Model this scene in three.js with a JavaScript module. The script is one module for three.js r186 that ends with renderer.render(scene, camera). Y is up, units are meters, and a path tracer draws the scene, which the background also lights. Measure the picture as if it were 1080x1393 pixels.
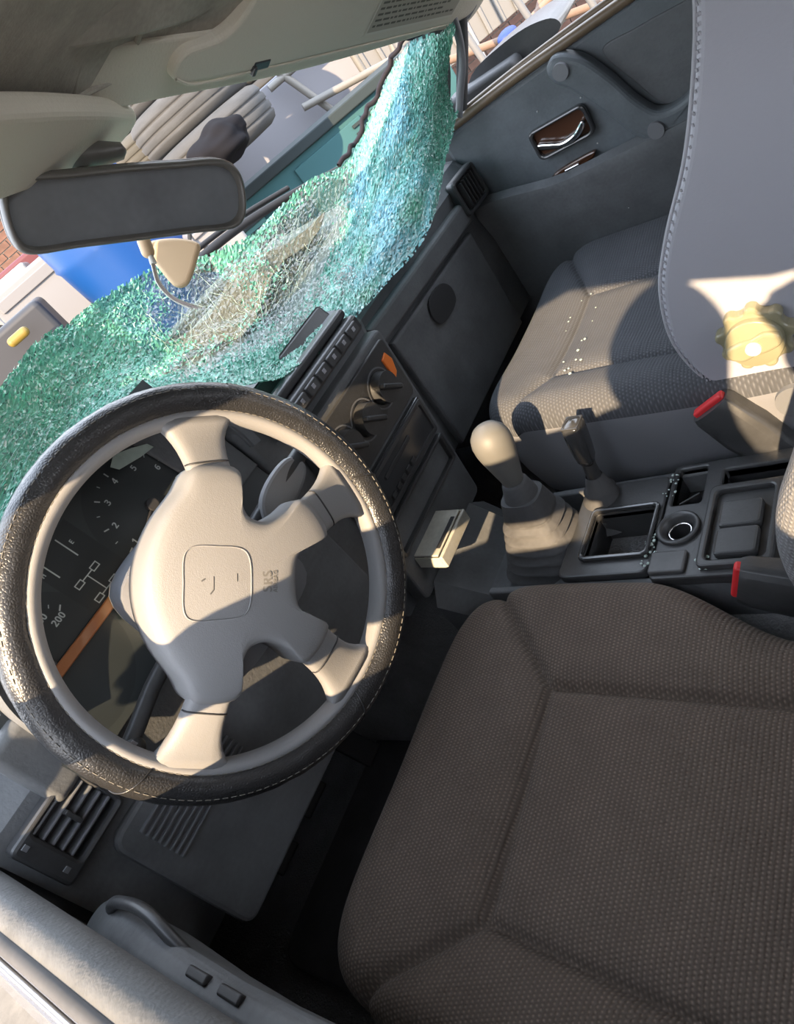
import * as THREE from 'three';
import { RoundedBoxGeometry } from 'three/addons/geometries/RoundedBoxGeometry.js';
import { mergeGeometries, toCreasedNormals } from 'three/addons/utils/BufferGeometryUtils.js';
import { FontLoader } from 'three/addons/loaders/FontLoader.js';
import { TextGeometry } from 'three/addons/geometries/TextGeometry.js';
import { MarchingCubes } from 'three/addons/objects/MarchingCubes.js';
import { ImprovedNoise } from 'three/addons/math/ImprovedNoise.js';

// x = to the passenger side, y = up, z = to the rear; metres. Car floor near y 0.1
const V = (x, y, z) => new THREE.Vector3(x, y, z);
const scene = new THREE.Scene();
// ---------------------------------------------------------------- camera
const camera = new THREE.PerspectiveCamera(2 * Math.atan(696.5 / 975.7) * 180 / Math.PI, 1080 / 1393, 0.02, 200);
{
  const right = V(0.38929, -0.57544, 0.71925), up = V(0.74419, 0.65663, 0.12255), back = V(-0.5428, 0.48756, 0.68385);
  camera.matrixAutoUpdate = true;
  camera.quaternion.setFromRotationMatrix(new THREE.Matrix4().makeBasis(right, up, back)).normalize();
  camera.position.set(-0.6479, 1.0951, 0.6054);
}
scene.add(camera);
// ---------------------------------------------------------------- sky, sun, exposure
const SUN = V(-1, 0.60, 0.25).normalize();
{ // hazy bright sky: pale blue overhead, whiter towards the horizon
  const W = 64, H = 64, d = new Float32Array(W * H * 4);
  for (let j = 0; j < H; j++) for (let i = 0; i < W; i++) { const el = Math.max(0, (j + 0.5) / H * 2 - 1), t = Math.pow(el, 0.6), k = 4 * (j * W + i); d[k] = 1.04 - 0.28 * t; d[k + 1] = 1.05 - 0.14 * t; d[k + 2] = 1.09 + 0.06 * t; d[k + 3] = 1; }
  const t = new THREE.DataTexture(d, W, H, THREE.RGBAFormat, THREE.FloatType); t.mapping = THREE.EquirectangularReflectionMapping; t.magFilter = THREE.LinearFilter; t.colorSpace = THREE.LinearSRGBColorSpace; t.needsUpdate = true;
  scene.background = t; scene.environment = t;
}
const sun = new THREE.DirectionalLight(0xffdfb4, 3.1);
sun.position.copy(SUN).multiplyScalar(20); sun.target.position.set(0, 0.6, 0); sun.castShadow = true; sun.name = 'sun';
sun.shadow.mapSize.set(4096, 4096); Object.assign(sun.shadow.camera, { left: -8, right: 8, top: 8, bottom: -8, near: 1, far: 60 }); sun.shadow.bias = -0.0003;
scene.add(sun, sun.target);
const renderer = new THREE.WebGLRenderer({ antialias: true });
renderer.toneMapping = THREE.LinearToneMapping; renderer.toneMappingExposure = 5.5; renderer.shadowMap.enabled = true;

// ---------------------------------------------------------------- helpers
let seed = 7; const rnd = () => { seed = (seed * 1664525 + 1013904223) >>> 0; return seed / 4294967296; };
const rr = (a, b) => a + (b - a) * rnd();
const taken = {};
const numbered = (n) => { const k = taken[n] = (taken[n] ?? -1) + 1; return k ? n + '_' + String(k).padStart(3, '0') : n; };
function uvBox(g, s = 1) {                                            // uv in metres by the face's main direction
  g = g.index ? g.toNonIndexed() : g; const p = g.attributes.position, n = p.count, uv = new Float32Array(n * 2), A = V(), B = V(), C = V();
  for (let i = 0; i < n; i += 3) {
    A.fromBufferAttribute(p, i); B.fromBufferAttribute(p, i + 1).sub(A); C.fromBufferAttribute(p, i + 2).sub(A); B.cross(C);
    const ax = Math.abs(B.x), ay = Math.abs(B.y), az = Math.abs(B.z);
    for (let k = i; k < i + 3; k++) {
      const x = p.getX(k), y = p.getY(k), z = p.getZ(k);
      const q = ax >= ay && ax >= az ? [z, y] : ay >= az ? [x, z] : [x, y]; uv[2 * k] = q[0] * s; uv[2 * k + 1] = q[1] * s;
    }
  }
  g.setAttribute('uv', new THREE.BufferAttribute(uv, 2)); return g;
}
function mesh(name, geos, mat, parent) {
  let g = Array.isArray(geos) ? geos.map((q) => { q = uvBox(q); for (const k of Object.keys(q.attributes)) if (!['position', 'normal', 'uv', 'color'].includes(k)) q.deleteAttribute(k); return q; }) : null;
  g = g ? (g.length > 1 ? mergeGeometries(g) : g[0]) : geos;
  const m = new THREE.Mesh(g, mat); m.castShadow = m.receiveShadow = true;
  m.name = parent ? name : numbered(name); (parent ?? scene).add(m); return m;
}
function tag(o, label, category, group, kind) { o.userData.label = label; o.userData.category = category; if (group) o.userData.group = group; if (kind) o.userData.kind = kind; return o; }
function thing(name, label, category, group) { const o = new THREE.Group(); o.name = numbered(name); scene.add(o); return tag(o, label, category, group); }
function structure(o, label) { o.userData.kind = 'structure'; if (label) o.userData.label = label; return o; }
const part = (o, label) => { o.userData.label = label; return o; };
function group(name) { const o = new THREE.Group(); o.name = name; scene.add(o); return o; }
function frame(O, ex, ey) { const x = ex.clone().normalize(), y = ey.clone().addScaledVector(x, -ey.dot(x)).normalize(), z = V().crossVectors(x, y); return new THREE.Matrix4().makeBasis(x, y, z).setPosition(O); }
const box = (w, h, d, x = 0, y = 0, z = 0, r = 0.004, seg = 2) => new RoundedBoxGeometry(w, h, d, seg, Math.min(r, w * 0.49, h * 0.49, d * 0.49)).translate(x, y, z);
const at = (g, m) => g.applyMatrix4(m);
function poly(pts) { const s = new THREE.Shape(); pts.forEach(([x, y], i) => (i ? s.lineTo(x, y) : s.moveTo(x, y))); s.closePath(); return s; }
function rrect(x0, y0, x1, y1, r) {
  const s = new THREE.Shape(); s.moveTo(x0 + r, y0); s.lineTo(x1 - r, y0); s.quadraticCurveTo(x1, y0, x1, y0 + r); s.lineTo(x1, y1 - r); s.quadraticCurveTo(x1, y1, x1 - r, y1);
  s.lineTo(x0 + r, y1); s.quadraticCurveTo(x0, y1, x0, y1 - r); s.lineTo(x0, y0 + r); s.quadraticCurveTo(x0, y0, x0 + r, y0); return s;
}
function spline2(pts, n = 80, closed = true, tension = 0.5) { return new THREE.CatmullRomCurve3(pts.map(([x, y]) => V(x, y, 0)), closed, 'centripetal', tension).getPoints(n).slice(0, closed ? n : n + 1).map((p) => [p.x, p.y]); }
function prism(shape, depth, bevel = 0.003, seg = 2, cs = 16) { return new THREE.ExtrudeGeometry(shape, { depth: Math.max(depth - 2 * bevel, 0.0002), bevelEnabled: bevel > 0, bevelThickness: bevel, bevelSize: bevel, bevelOffset: -bevel, bevelSegments: seg, curveSegments: cs }).translate(0, 0, bevel); }
function loft(rows, closed = false, capEnds = false) {               // rows of points -> surface with smooth normals
  const nu = rows[0].length, pos = [], idx = []; for (const r of rows) for (const p of r) pos.push(p.x, p.y, p.z);
  const m = closed ? nu : nu - 1;
  for (let i = 0; i + 1 < rows.length; i++) for (let j = 0; j < m; j++) { const a = i * nu + j, b = i * nu + (j + 1) % nu, c = a + nu, d = b + nu; idx.push(a, b, d, a, d, c); }
  if (capEnds) for (const i of [0, rows.length - 1]) { const c = V(); rows[i].forEach((p) => c.add(p)); c.divideScalar(nu); const k = pos.length / 3; pos.push(c.x, c.y, c.z); for (let j = 0; j < nu; j++) { const a = i * nu + j, b = i * nu + (j + 1) % nu; i ? idx.push(a, b, k) : idx.push(b, a, k); } }
  const g = new THREE.BufferGeometry(); g.setAttribute('position', new THREE.Float32BufferAttribute(pos, 3)); g.setIndex(idx); g.computeVertexNormals(); return g;
}
const crease = (g, a = 0.6) => toCreasedNormals(g, a);
const tube = (pts, r, n = 40, closed = false, k = 8) => new THREE.TubeGeometry(new THREE.CatmullRomCurve3(pts, closed, 'centripetal'), n, r, k, closed);
const bar = (a, b, r, k = 10) => { const d = b.clone().sub(a), g = new THREE.CylinderGeometry(r, r, d.length(), k); g.applyQuaternion(new THREE.Quaternion().setFromUnitVectors(V(0, 1, 0), d.normalize())); return g.translate((a.x + b.x) / 2, (a.y + b.y) / 2, (a.z + b.z) / 2); };
const lathe = (pts, n = 40) => new THREE.LatheGeometry(pts.map(([x, y]) => new THREE.Vector2(x, y)), n);

// ---------------------------------------------------------------- textures and materials
const PN = new ImprovedNoise();
function tex(n, f, srgb, rep) {                                       // f(u, v) -> [r,g,b] 0..1 on a tile
  const d = new Uint8Array(n * n * 4);
  for (let j = 0; j < n; j++) for (let i = 0; i < n; i++) { const c = f(i / n, j / n), k = 4 * (j * n + i); d[k] = 255 * Math.min(1, Math.max(0, c[0])); d[k + 1] = 255 * Math.min(1, Math.max(0, c[1])); d[k + 2] = 255 * Math.min(1, Math.max(0, c[2])); d[k + 3] = 255; }
  const t = new THREE.DataTexture(d, n, n); t.wrapS = t.wrapT = THREE.RepeatWrapping; t.magFilter = THREE.LinearFilter; t.minFilter = THREE.LinearMipmapLinearFilter; t.generateMipmaps = true;
  if (srgb) t.colorSpace = THREE.SRGBColorSpace; t.repeat.set(rep, rep); t.needsUpdate = true; return t;
}
function tn(u, v, f, s = 0) {                                         // tiling noise in 0..1
  const a = u * f, b = v * f, N = (x, y) => PN.noise(x + 31.7 * s, y + 17.3 * s, 5.1 * s + 0.5);
  return 0.5 + 0.5 * ((1 - u) * (1 - v) * N(a, b) + u * (1 - v) * N(a - f, b) + (1 - u) * v * N(a, b - f) + u * v * N(a - f, b - f)) * 1.6;
}
const grey = (x) => [x, x, x];
const T = {
  fine: tex(256, (u, v) => grey(0.6 * tn(u, v, 80, 11) + 0.4 * tn(u, v, 110, 12)), false, 14),
  grain: tex(256, (u, v) => grey(0.5 * tn(u, v, 40, 1) + 0.35 * tn(u, v, 90, 2) + 0.15 * tn(u, v, 12, 3)), false, 8),
  dust: tex(256, (u, v) => { const a = tn(u, v, 5, 4) * 0.6 + tn(u, v, 14, 5) * 0.3 + tn(u, v, 60, 6) * 0.25; return grey(0.72 + 0.3 * a); }, true, 3),
  leather: tex(256, (u, v) => { let m = 9, m2 = 9; const n = 22; const ci = Math.floor(u * n), cj = Math.floor(v * n); for (let a = -1; a < 2; a++) for (let b = -1; b < 2; b++) { const i = (ci + a + n) % n, j = (cj + b + n) % n, h = Math.sin(i * 127.1 + j * 311.7) * 43758.5, h2 = Math.sin(i * 269.5 + j * 183.3) * 43758.5; const px = ci + a + (h - Math.floor(h)), py = cj + b + (h2 - Math.floor(h2)); const d = Math.hypot(px - u * n, py - v * n); if (d < m) { m2 = m; m = d; } else if (d < m2) m2 = d; } return grey(Math.min(1, (m2 - m) * 2.2)); }, false, 14),
};
function weave(n, lo, hi, warm) {                                     // seat cloth: dark ground, offset rows of paler stitches
  return tex(512, (u, v) => {
    const R = 20, row = Math.floor(v * R), x = ((u * 24 + (row % 2) * 0.5) % 1) - 0.5, y = (v * R) % 1 - 0.5, d = Math.hypot(x * 1.0, y * 1.25);
    const k = Math.max(0, 1 - d / 0.5), w = tn(u, v, 3, n) * 0.5 + tn(u, v, 70, n + 1) * 0.5, c = lo + (hi - lo) * Math.pow(k, 1.4) * (0.65 + 0.7 * w) + (w - 0.5) * 0.04; return [c * warm[0], c * warm[1], c * warm[2]];
  }, true, 1 / 0.1);
}
const weaveBump = tex(256, (u, v) => { const R = 20, row = Math.floor(v * R), x = ((u * 24 + (row % 2) * 0.5) % 1) - 0.5, y = (v * R) % 1 - 0.5; return grey(Math.max(0, 1 - Math.hypot(x, y * 1.25) / 0.55)); }, false, 1 / 0.1);
const P = (c, o = {}) => new THREE.MeshPhysicalMaterial({ color: new THREE.Color().setRGB(...c), roughness: 0.6, ...o });
const MAT = {
  dash: P([0.14, 0.146, 0.152], { roughness: 0.62, map: T.dust, bumpMap: T.grain, bumpScale: 0.0004 }),
  dashLow: P([0.135, 0.14, 0.146], { roughness: 0.7, map: T.dust, bumpMap: T.grain, bumpScale: 0.0004 }),
  trim: P([0.055, 0.056, 0.058], { roughness: 0.38, map: T.dust, bumpMap: T.grain, bumpScale: 0.0002 }),
  gloss: P([0.04, 0.041, 0.043], { roughness: 0.18, clearcoat: 0.4, clearcoatRoughness: 0.15 }),
  black: P([0.03, 0.03, 0.032], { roughness: 0.55 }),
  rubber: P([0.085, 0.085, 0.088], { roughness: 0.75, map: T.dust }),
  hub: P([0.225, 0.225, 0.23], { roughness: 0.6, bumpMap: T.fine, bumpScale: 0.00018 }),
  cover: P([0.022, 0.022, 0.023], { roughness: 0.34, bumpMap: T.leather, bumpScale: 0.00025, clearcoat: 0.35, clearcoatRoughness: 0.3 }),
  stitch: P([0.16, 0.15, 0.13], { roughness: 0.8 }),
  doorUp: P([0.12, 0.138, 0.152], { roughness: 0.55, map: T.dust, bumpMap: T.grain, bumpScale: 0.0004 }),
  doorLow: P([0.12, 0.127, 0.135], { roughness: 0.6, map: T.dust, bumpMap: T.grain, bumpScale: 0.0004 }),
  headliner: P([0.46, 0.43, 0.37], { roughness: 0.9, map: T.dust, bumpMap: T.grain, bumpScale: 0.0005 }),
  visor: P([0.62, 0.585, 0.49], { roughness: 0.75, bumpMap: T.grain, bumpScale: 0.0006 }),
  carpet: P([0.22, 0.22, 0.22], { roughness: 1, map: T.dust, bumpMap: T.grain, bumpScale: 0.003 }),
  clothD: P([1, 1, 1], { roughness: 0.95, map: weave(21, 0.30, 0.47, [1.11, 0.97, 0.86]), bumpMap: weaveBump, bumpScale: 0.0012, sheen: 0.3, sheenRoughness: 0.6, sheenColor: new THREE.Color(0.3, 0.28, 0.26) }),
  clothP: P([1, 1, 1], { roughness: 0.95, map: weave(33, 0.28, 0.42, [0.97, 0.99, 1.04]), bumpMap: weaveBump, bumpScale: 0.001 }),
  vinyl: P([0.34, 0.345, 0.385], { roughness: 0.62, bumpMap: T.grain, bumpScale: 0.0003 }),
  skirt: P([0.17, 0.174, 0.19], { roughness: 0.65, bumpMap: T.grain, bumpScale: 0.0004 }),
  piping: P([0.33, 0.33, 0.36], { roughness: 0.8 }),
  chrome: P([0.75, 0.75, 0.76], { roughness: 0.12, metalness: 1 }),
  steel: P([0.45, 0.45, 0.46], { roughness: 0.35, metalness: 0.9 }),
  wood: P([0.06, 0.024, 0.012], { roughness: 0.25, clearcoat: 0.6, clearcoatRoughness: 0.1 }),
  red: P([0.62, 0.03, 0.035], { roughness: 0.4 }),
  amber: P([0.85, 0.2, 0.03], { roughness: 0.35 }),
  mirrorGlass: P([0.42, 0.44, 0.46], { roughness: 0.16, metalness: 1, roughnessMap: null }),
  mirrorCase: P([0.11, 0.105, 0.095], { roughness: 0.42, bumpMap: T.grain, bumpScale: 0.0002 }),
  beige: P([0.55, 0.38, 0.22], { roughness: 0.6 }),
  pale: P([0.6, 0.58, 0.5], { roughness: 0.55, map: T.dust }),
  white: P([0.5, 0.5, 0.5], { roughness: 0.55 }),
  body: P([0.2, 0.22, 0.27], { roughness: 0.25, clearcoat: 0.8, clearcoatRoughness: 0.05, metalness: 0.2 }),
  dial: P([0.27, 0.25, 0.16], { roughness: 0.3, clearcoat: 0.3 }),
  grey: P([0.14, 0.145, 0.155], { roughness: 0.55, bumpMap: T.grain, bumpScale: 0.0003 }),
  switchFace: P([0.09, 0.09, 0.092], { roughness: 0.45, map: T.dust }),
};
// ---------------------------------------------------------------- the cabin: floor, firewall, roof, pillars, sides
{
  const f = structure(group('floor'), 'dark carpeted car floor with raised centre tunnel');
  mesh('carpet', [box(1.42, 0.04, 3.0, 0, 0.08, 0.75)], MAT.carpet, f);
  const prof = [[-0.2, 0.1], [-0.15, 0.2], [-0.12, 0.33], [-0.06, 0.365], [0.06, 0.365], [0.12, 0.33], [0.15, 0.2], [0.2, 0.1]];
  mesh('tunnel', [crease(loft([-0.72, -0.3, 0.1, 0.6, 2.2].map((z, i) => prof.map(([x, y]) => V(x * (i ? 1 : 1.5), y + (i ? 0 : 0.12), z)))), 0.9)], MAT.carpet, f);
  const mat = mesh('footwell_mat', [at(prism(rrect(-0.23, -0.22, 0.23, 0.22, 0.05), 0.012, 0.004), frame(V(-0.4, 0.101, -0.25), V(1, 0, 0), V(0, 0, -1)))], MAT.rubber, f);
  part(mat, 'black rubber footwell mat');
  const pd = thing('pedals', 'set of dark foot pedals under the steering column', 'pedals');
  for (const [x, w, y] of [[-0.5, 0.055, 0.26], [-0.40, 0.065, 0.26], [-0.28, 0.045, 0.22]]) { const p = mesh('pedal', [at(box(w, 0.055 + (x > -0.3 ? 0.06 : 0), 0.012, 0, 0, 0, 0.004), frame(V(x, y, -0.42), V(1, 0, 0), V(0, 0.8, -0.6)))], MAT.black, pd); mesh('pedal_arm', [bar(V(x, y, -0.43), V(x, y + 0.2, -0.54), 0.008)], MAT.black, p); }
  for (const [n, x] of [['wall_left', -0.7], ['wall_right', 0.71]]) structure(mesh(n, [box(0.05, 0.74, 0.58, x, 0.46, -0.46, 0.01)], MAT.dashLow), 'dark kick panel at the side of the footwell');
  const w = structure(mesh('wall_front', [box(1.42, 0.78, 0.04, 0, 0.46, -0.735)], MAT.carpet), 'dark firewall under the dashboard');
}
const headerY = (x) => (x < -0.05 ? 1.19 : 1.19 - 0.26 * (x + 0.05));
const sm = (t) => { t = Math.min(1, Math.max(0, t)); return t * t * (3 - 2 * t); };
const roofY = (x, z) => { const h = headerY(x), e = Math.pow(Math.abs(x) / 0.66, 4) * 0.05; return h + (1.27 - e - h) * sm((z + 0.06) / 0.75) + 0.018 * sm((z + 0.06) / 0.1); };
{
  const c = structure(group('ceiling'), 'warm grey moulded roof lining sagging towards the passenger side');
  const rows = [], up = [];
  const zs = [-0.062, -0.06, -0.05, -0.02, 0.03, 0.08, 0.14, 0.22, 0.32, 0.45, 0.6, 0.8, 1.2, 1.8, 2.3];
  for (const z of zs) { const r = [], u = []; for (let i = 0; i <= 40; i++) { const x = -0.66 + 1.32 * i / 40; r.push(V(x, roofY(x, z) - (z < -0.061 ? 0.0 : 0), z)); u.push(V(x, roofY(x, z) + 0.035, z - 0.01)); } rows.push(r); up.push(u.reverse()); }
  mesh('roof_lining', loftUV([...rows].reverse()), MAT.headliner, c);
  part(mesh('roof_skin', loftUV(up.reverse()), MAT.body, c), 'pale painted outer roof panel');
  // rolled front edge of the lining along the windscreen opening
  part(mesh('header_edge', [tube(Array.from({ length: 30 }, (_, i) => { const x = -0.64 + 1.28 * i / 29; return V(x, headerY(x) - 0.002, -0.062); }), 0.0075, 120)], MAT.visor, c), 'rolled front edge of the roof lining');
  // raised overhead moulding and the empty lamp recess
  const F = frame(V(0, 1.203, 0), V(1, -0.1, 0), V(0, 0.3, 0.95));
  part(mesh('overhead_moulding', [at(prism(poly(spline2([[-0.32, 0.105], [-0.2, 0.058], [-0.12, 0.04], [-0.04, 0.026], [0.05, 0.018], [0.10, 0.03], [0.16, 0.07], [0.2, 0.16], [0.1, 0.26], [-0.2, 0.26], [-0.34, 0.18]], 90)), 0.022, 0.008, 3), F)], MAT.headliner, c), 'raised overhead moulding');
  const rim = rrect(-0.118, -0.034, -0.03, 0.034, 0.008); rim.holes.push(rrect(-0.11, -0.027, -0.038, 0.028, 0.006));
  part(mesh('lamp_recess_frame', [at(prism(rim, 0.012, 0.003), F)], MAT.headliner, c), 'frame of the empty roof lamp recess');
  part(mesh('lamp_recess_plate', [at(prism(rrect(-0.104, -0.024, -0.044, 0.022, 0.004), 0.006, 0.002), F)], MAT.visor, c), 'plate in the roof lamp recess');
}
function loftUV(rows) { return uvBox(loft(rows)); }
{ // A pillars with the black seal strip of the door frame
  const t = structure(group('trim_1'), 'dark front pillar on the passenger side'); t.position.set(-0.012, 0, 0.05);
  mesh('pillar_cover', [crease(loft([[V(0.64, 1.04, -0.075), V(0.60, 1.05, -0.09), V(0.615, 1.05, -0.13), V(0.66, 1.04, -0.13)], [V(0.668, 0.93, -0.15), V(0.64, 0.93, -0.165), V(0.645, 0.93, -0.215), V(0.69, 0.93, -0.215)], [V(0.68, 0.84, -0.22), V(0.655, 0.84, -0.235), V(0.66, 0.84, -0.31), V(0.70, 0.84, -0.31)]], true, true), 0.5)], MAT.dash, t);
  part(mesh('door_seal', [tube([V(0.675, 1.04, -0.06), V(0.683, 0.96, -0.11), V(0.688, 0.87, -0.175)], 0.011, 24)], MAT.rubber, t), 'black rubber door seal');
  part(mesh('loose_seal_strip', [tube([V(0.632, 1.03, -0.075), V(0.638, 0.985, -0.085), V(0.64, 0.94, -0.105), V(0.635, 0.90, -0.135), V(0.628, 0.87, -0.155)], 0.007, 30)], MAT.grey, t), 'grey seal strip peeling off the pillar');
  const u = structure(group('trim_2'), 'front pillar on the driver side');
  mesh('pillar_cover', [crease(loft([[V(-0.66, 1.17, -0.06), V(-0.61, 1.19, -0.08), V(-0.62, 1.19, -0.12), V(-0.68, 1.17, -0.12)], [V(-0.69, 0.86, -0.50), V(-0.66, 0.86, -0.52), V(-0.67, 0.86, -0.6), V(-0.72, 0.86, -0.6)]], true, true), 0.5)], MAT.dash, u);
  const b = structure(group('trim_3'), 'centre pillar on the driver side');
  mesh('pillar_cover', [box(0.06, 1.14, 0.16, -0.70, 0.66, 0.86, 0.02)], MAT.headliner, b);
  const d = structure(group('trim_4'), 'centre pillar on the passenger side');
  mesh('pillar_cover', [box(0.06, 1.14, 0.14, 0.70, 0.66, 0.80, 0.02)], MAT.headliner, d);
}
{ // rear body sides, back panel and roof rails (behind the photographer)
  const l = structure(group('wall_left'), 'rear body side with window on the driver side');
  mesh('lower_side', [box(0.06, 0.8, 1.5, -0.71, 0.46, 1.6, 0.01)], MAT.body, l);
  const edge = [[-0.14, 1.06], [-0.02, 1.11], [0.1, 1.16], [0.28, 1.20], [0.42, 1.165], [0.6, 1.105], [0.78, 1.09], [1.0, 1.13], [2.3, 1.13]];   // lower edge of the window frame
  part(mesh('window_top_frame', [crease(loft(edge.map(([z, b]) => { const y = Math.max(roofY(-0.66, z), b + 0.03); return [V(-0.645, y + 0.03, z), V(-0.65, b + 0.012, z), V(-0.672, b, z), V(-0.692, b + 0.004, z), V(-0.70, y + 0.01, z), V(-0.68, y + 0.035, z)]; }), true, true), 0.5)], MAT.headliner, l), 'roof side rail and upper door frame');
  const r = structure(group('wall_right'), 'rear body side with window on the passenger side');
  mesh('lower_side', [box(0.06, 0.8, 1.5, 0.71, 0.46, 1.58, 0.01)], MAT.body, r);
  mesh('roof_rail', [crease(loft([-0.1, 0.3, 0.7, 1.2, 2.3].map((z) => { const y = roofY(0.66, z); return [V(0.64, y + 0.03, z), V(0.64, y - 0.01, z), V(0.69, y - 0.02, z), V(0.71, y, z), V(0.68, y + 0.03, z)]; }), true, true), 0.5)], MAT.body, r);
  const k = structure(group('wall_rear'), 'tailgate panel of the car');
  mesh('tailgate_panel', [box(1.4, 0.8, 0.06, 0, 0.46, 2.33, 0.01), box(0.12, 0.42, 0.06, -0.62, 1.05, 2.33, 0.01), box(0.12, 0.42, 0.06, 0.62, 1.05, 2.33, 0.01)], MAT.body, k);
}
// ---------------------------------------------------------------- passenger door
{
  const d = structure(group('door_1'), 'blue-grey passenger door panel with grab handle');
  mesh('door_shell', [at(prism(poly([[-0.19, 0.12], [0.72, 0.12], [0.72, 0.895], [0.19, 0.868], [-0.16, 0.846], [-0.2, 0.84]]), 0.05, 0.01), frame(V(0.725, 0, 0), V(0, 0, 1), V(0, 1, 0)))], MAT.doorUp, d);
  // lower panel that steps out below the armrest line
  const low = mesh('lower_panel', [crease(loft([[0.125, 0.655, 0], [0.45, 0.652, 0], [0.60, 0.648, 0], [0.655, 0.634, 0], [0.675, 0.637, 0], [0.683, 0.656, 0]].map(([y, x]) => Array.from({ length: 24 }, (_, i) => { const z = -0.19 + 0.9 * i / 23, s = 0.03 * sm((0.02 - z) / 0.2); return V(x, y + (y > 0.5 ? s : 0), z); })).reverse()), 0.7)], MAT.doorLow, d);
  part(low, 'darker lower door panel with armrest ledge');
  part(mesh('sill_reflection_strip', [tube([V(0.668, 0.849, -0.19), V(0.668, 0.864, -0.02), V(0.668, 0.873, 0.19), V(0.668, 0.893, 0.7)], 0.009, 40), tube([V(0.69, 0.855, -0.19), V(0.69, 0.872, 0), V(0.69, 0.882, 0.2), V(0.69, 0.90, 0.7)], 0.007, 40)], P([0.17, 0.12, 0.075], { roughness: 0.4, map: T.dust }), d), 'strip along the window sill, coloured tan brown for a reflection');  // tan colour stands in for a brown reflection along the sill
  // grab handle: two round caps joined by a bent bar
  const H = frame(V(0.675, 0, 0), V(0, 0, 1), V(0, 1, 0));
  const hp = [[0.056, 0.852], [0.075, 0.865], [0.111, 0.846], [0.144, 0.793], [0.168, 0.737], [0.19, 0.708], [0.225, 0.705], [0.275, 0.722], [0.275, 0.668], [0.234, 0.662], [0.178, 0.659], [0.147, 0.681], [0.112, 0.748], [0.079, 0.805], [0.058, 0.83]];
  part(mesh('grab_handle', [at(prism(poly(spline2(hp, 100)), 0.035, 0.011, 4), H)], MAT.doorUp, d), 'blue-grey grab handle');
  for (const [z, y] of [[0.08, 0.84], [0.178, 0.683]]) part(mesh('screw_cap', [new THREE.CylinderGeometry(0.0135, 0.0145, 0.006, 28).rotateZ(Math.PI / 2).translate(0.638, y, z)], MAT.grey, d), 'round grey screw cap');
  part(mesh('map_pocket_hollow', [at(prism(poly(spline2([[0.14, 0.828], [0.2, 0.83], [0.3, 0.825], [0.5, 0.82], [0.5, 0.69], [0.3, 0.69], [0.2, 0.70], [0.165, 0.76]], 60)), 0.01, 0.003), frame(V(0.682, 0, 0), V(0, 0, 1), V(0, 1, 0)))], MAT.doorLow, d), 'darker panel behind the grab handle');
  // inner release lever in a wood-look bezel
  const S = rrect(-0.034, 0.718, 0.08, 0.774, 0.014); S.holes.push(rrect(-0.027, 0.724, 0.073, 0.768, 0.011));
  const bz = part(mesh('release_bezel', [at(prism(S, 0.014, 0.003), H)], MAT.gloss, d), 'dark bezel of the door release');
  part(mesh('wood_plate', [at(prism(rrect(-0.028, 0.723, 0.074, 0.769, 0.011), 0.006, 0.002), H)], MAT.wood, bz), 'glossy dark wood-look plate');
  part(mesh('release_lever', [at(prism(poly(spline2([[-0.022, 0.75], [0.0, 0.742], [0.02, 0.734], [0.045, 0.737], [0.068, 0.75], [0.07, 0.742], [0.05, 0.727], [0.02, 0.7245], [-0.005, 0.732], [-0.024, 0.742]], 60)), 0.013, 0.003), H.clone().setPosition(0.668, 0, 0))], MAT.chrome, bz), 'chrome release lever');
  const lk = part(mesh('lock_plate', [at(prism(poly(spline2([[-0.035, 0.672], [0.0, 0.672], [0.055, 0.681], [0.063, 0.690], [0.03, 0.692], [-0.03, 0.684]], 40)), 0.012, 0.003), H)], MAT.wood, d), 'small dark wood-look lock plate');
  mesh('lock_lever', [box(0.004, 0.006, 0.03, 0.661, 0.683, 0.014, 0.002)], MAT.chrome, lk);
  for (let i = 0; i < 14; i++) { const z = rr(-0.08, 0.25), y = rr(0.55, 0.82); mesh('glass_crumb', [new THREE.IcosahedronGeometry(rr(0.0012, 0.0022), 0).translate(y > 0.69 ? 0.674 : 0.65, y, z)], MAT.white, d); }
}
{ // passenger wing mirror outside the window
  const m = thing('wing_mirror', 'black wing mirror housing outside the passenger window', 'wing mirror');
  mesh('housing', [crease(loft([0.0, 0.3, 0.7, 1].map((t) => spline2([[-0.15, 0.865], [-0.12, 0.895], [-0.05, 0.908], [0.02, 0.908], [0.06, 0.895], [0.065, 0.88], [0.0, 0.86], [-0.1, 0.855]], 40).map(([z, y]) => V(0.76 + 0.17 * t, 0.88 + (y - 0.88) * (1 - 0.35 * t * t), -0.04 + (z + 0.04) * (1 - 0.15 * t)))), true, true), 0.7)], MAT.trim, m);
  mesh('mirror_foot', [box(0.06, 0.03, 0.16, 0.745, 0.87, -0.1, 0.01)], MAT.rubber, m);
}
{ // driver wing mirror, out of view, added to keep sun off the dash end
  const m = thing('wing_mirror', 'black wing mirror housing added outside the driver window to shade the dash end', 'wing mirror');
  mesh('housing', [crease(loft([0.0, 0.3, 0.7, 1].map((t) => spline2([[-0.22, 0.86], [-0.19, 0.94], [-0.12, 0.985], [-0.06, 0.985], [-0.02, 0.95], [-0.02, 0.88], [-0.06, 0.85], [-0.15, 0.845]], 40).map(([z, y]) => V(-0.77 - 0.2 * t, 0.91 + (y - 0.91) * (1 - 0.35 * t * t), -0.19 + (z + 0.12) * (1 - 0.15 * t)))), true, true), 0.7)], MAT.trim, m);
  mesh('mirror_foot', [box(0.05, 0.05, 0.14, -0.75, 0.85, -0.2, 0.01)], MAT.rubber, m);
}
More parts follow.
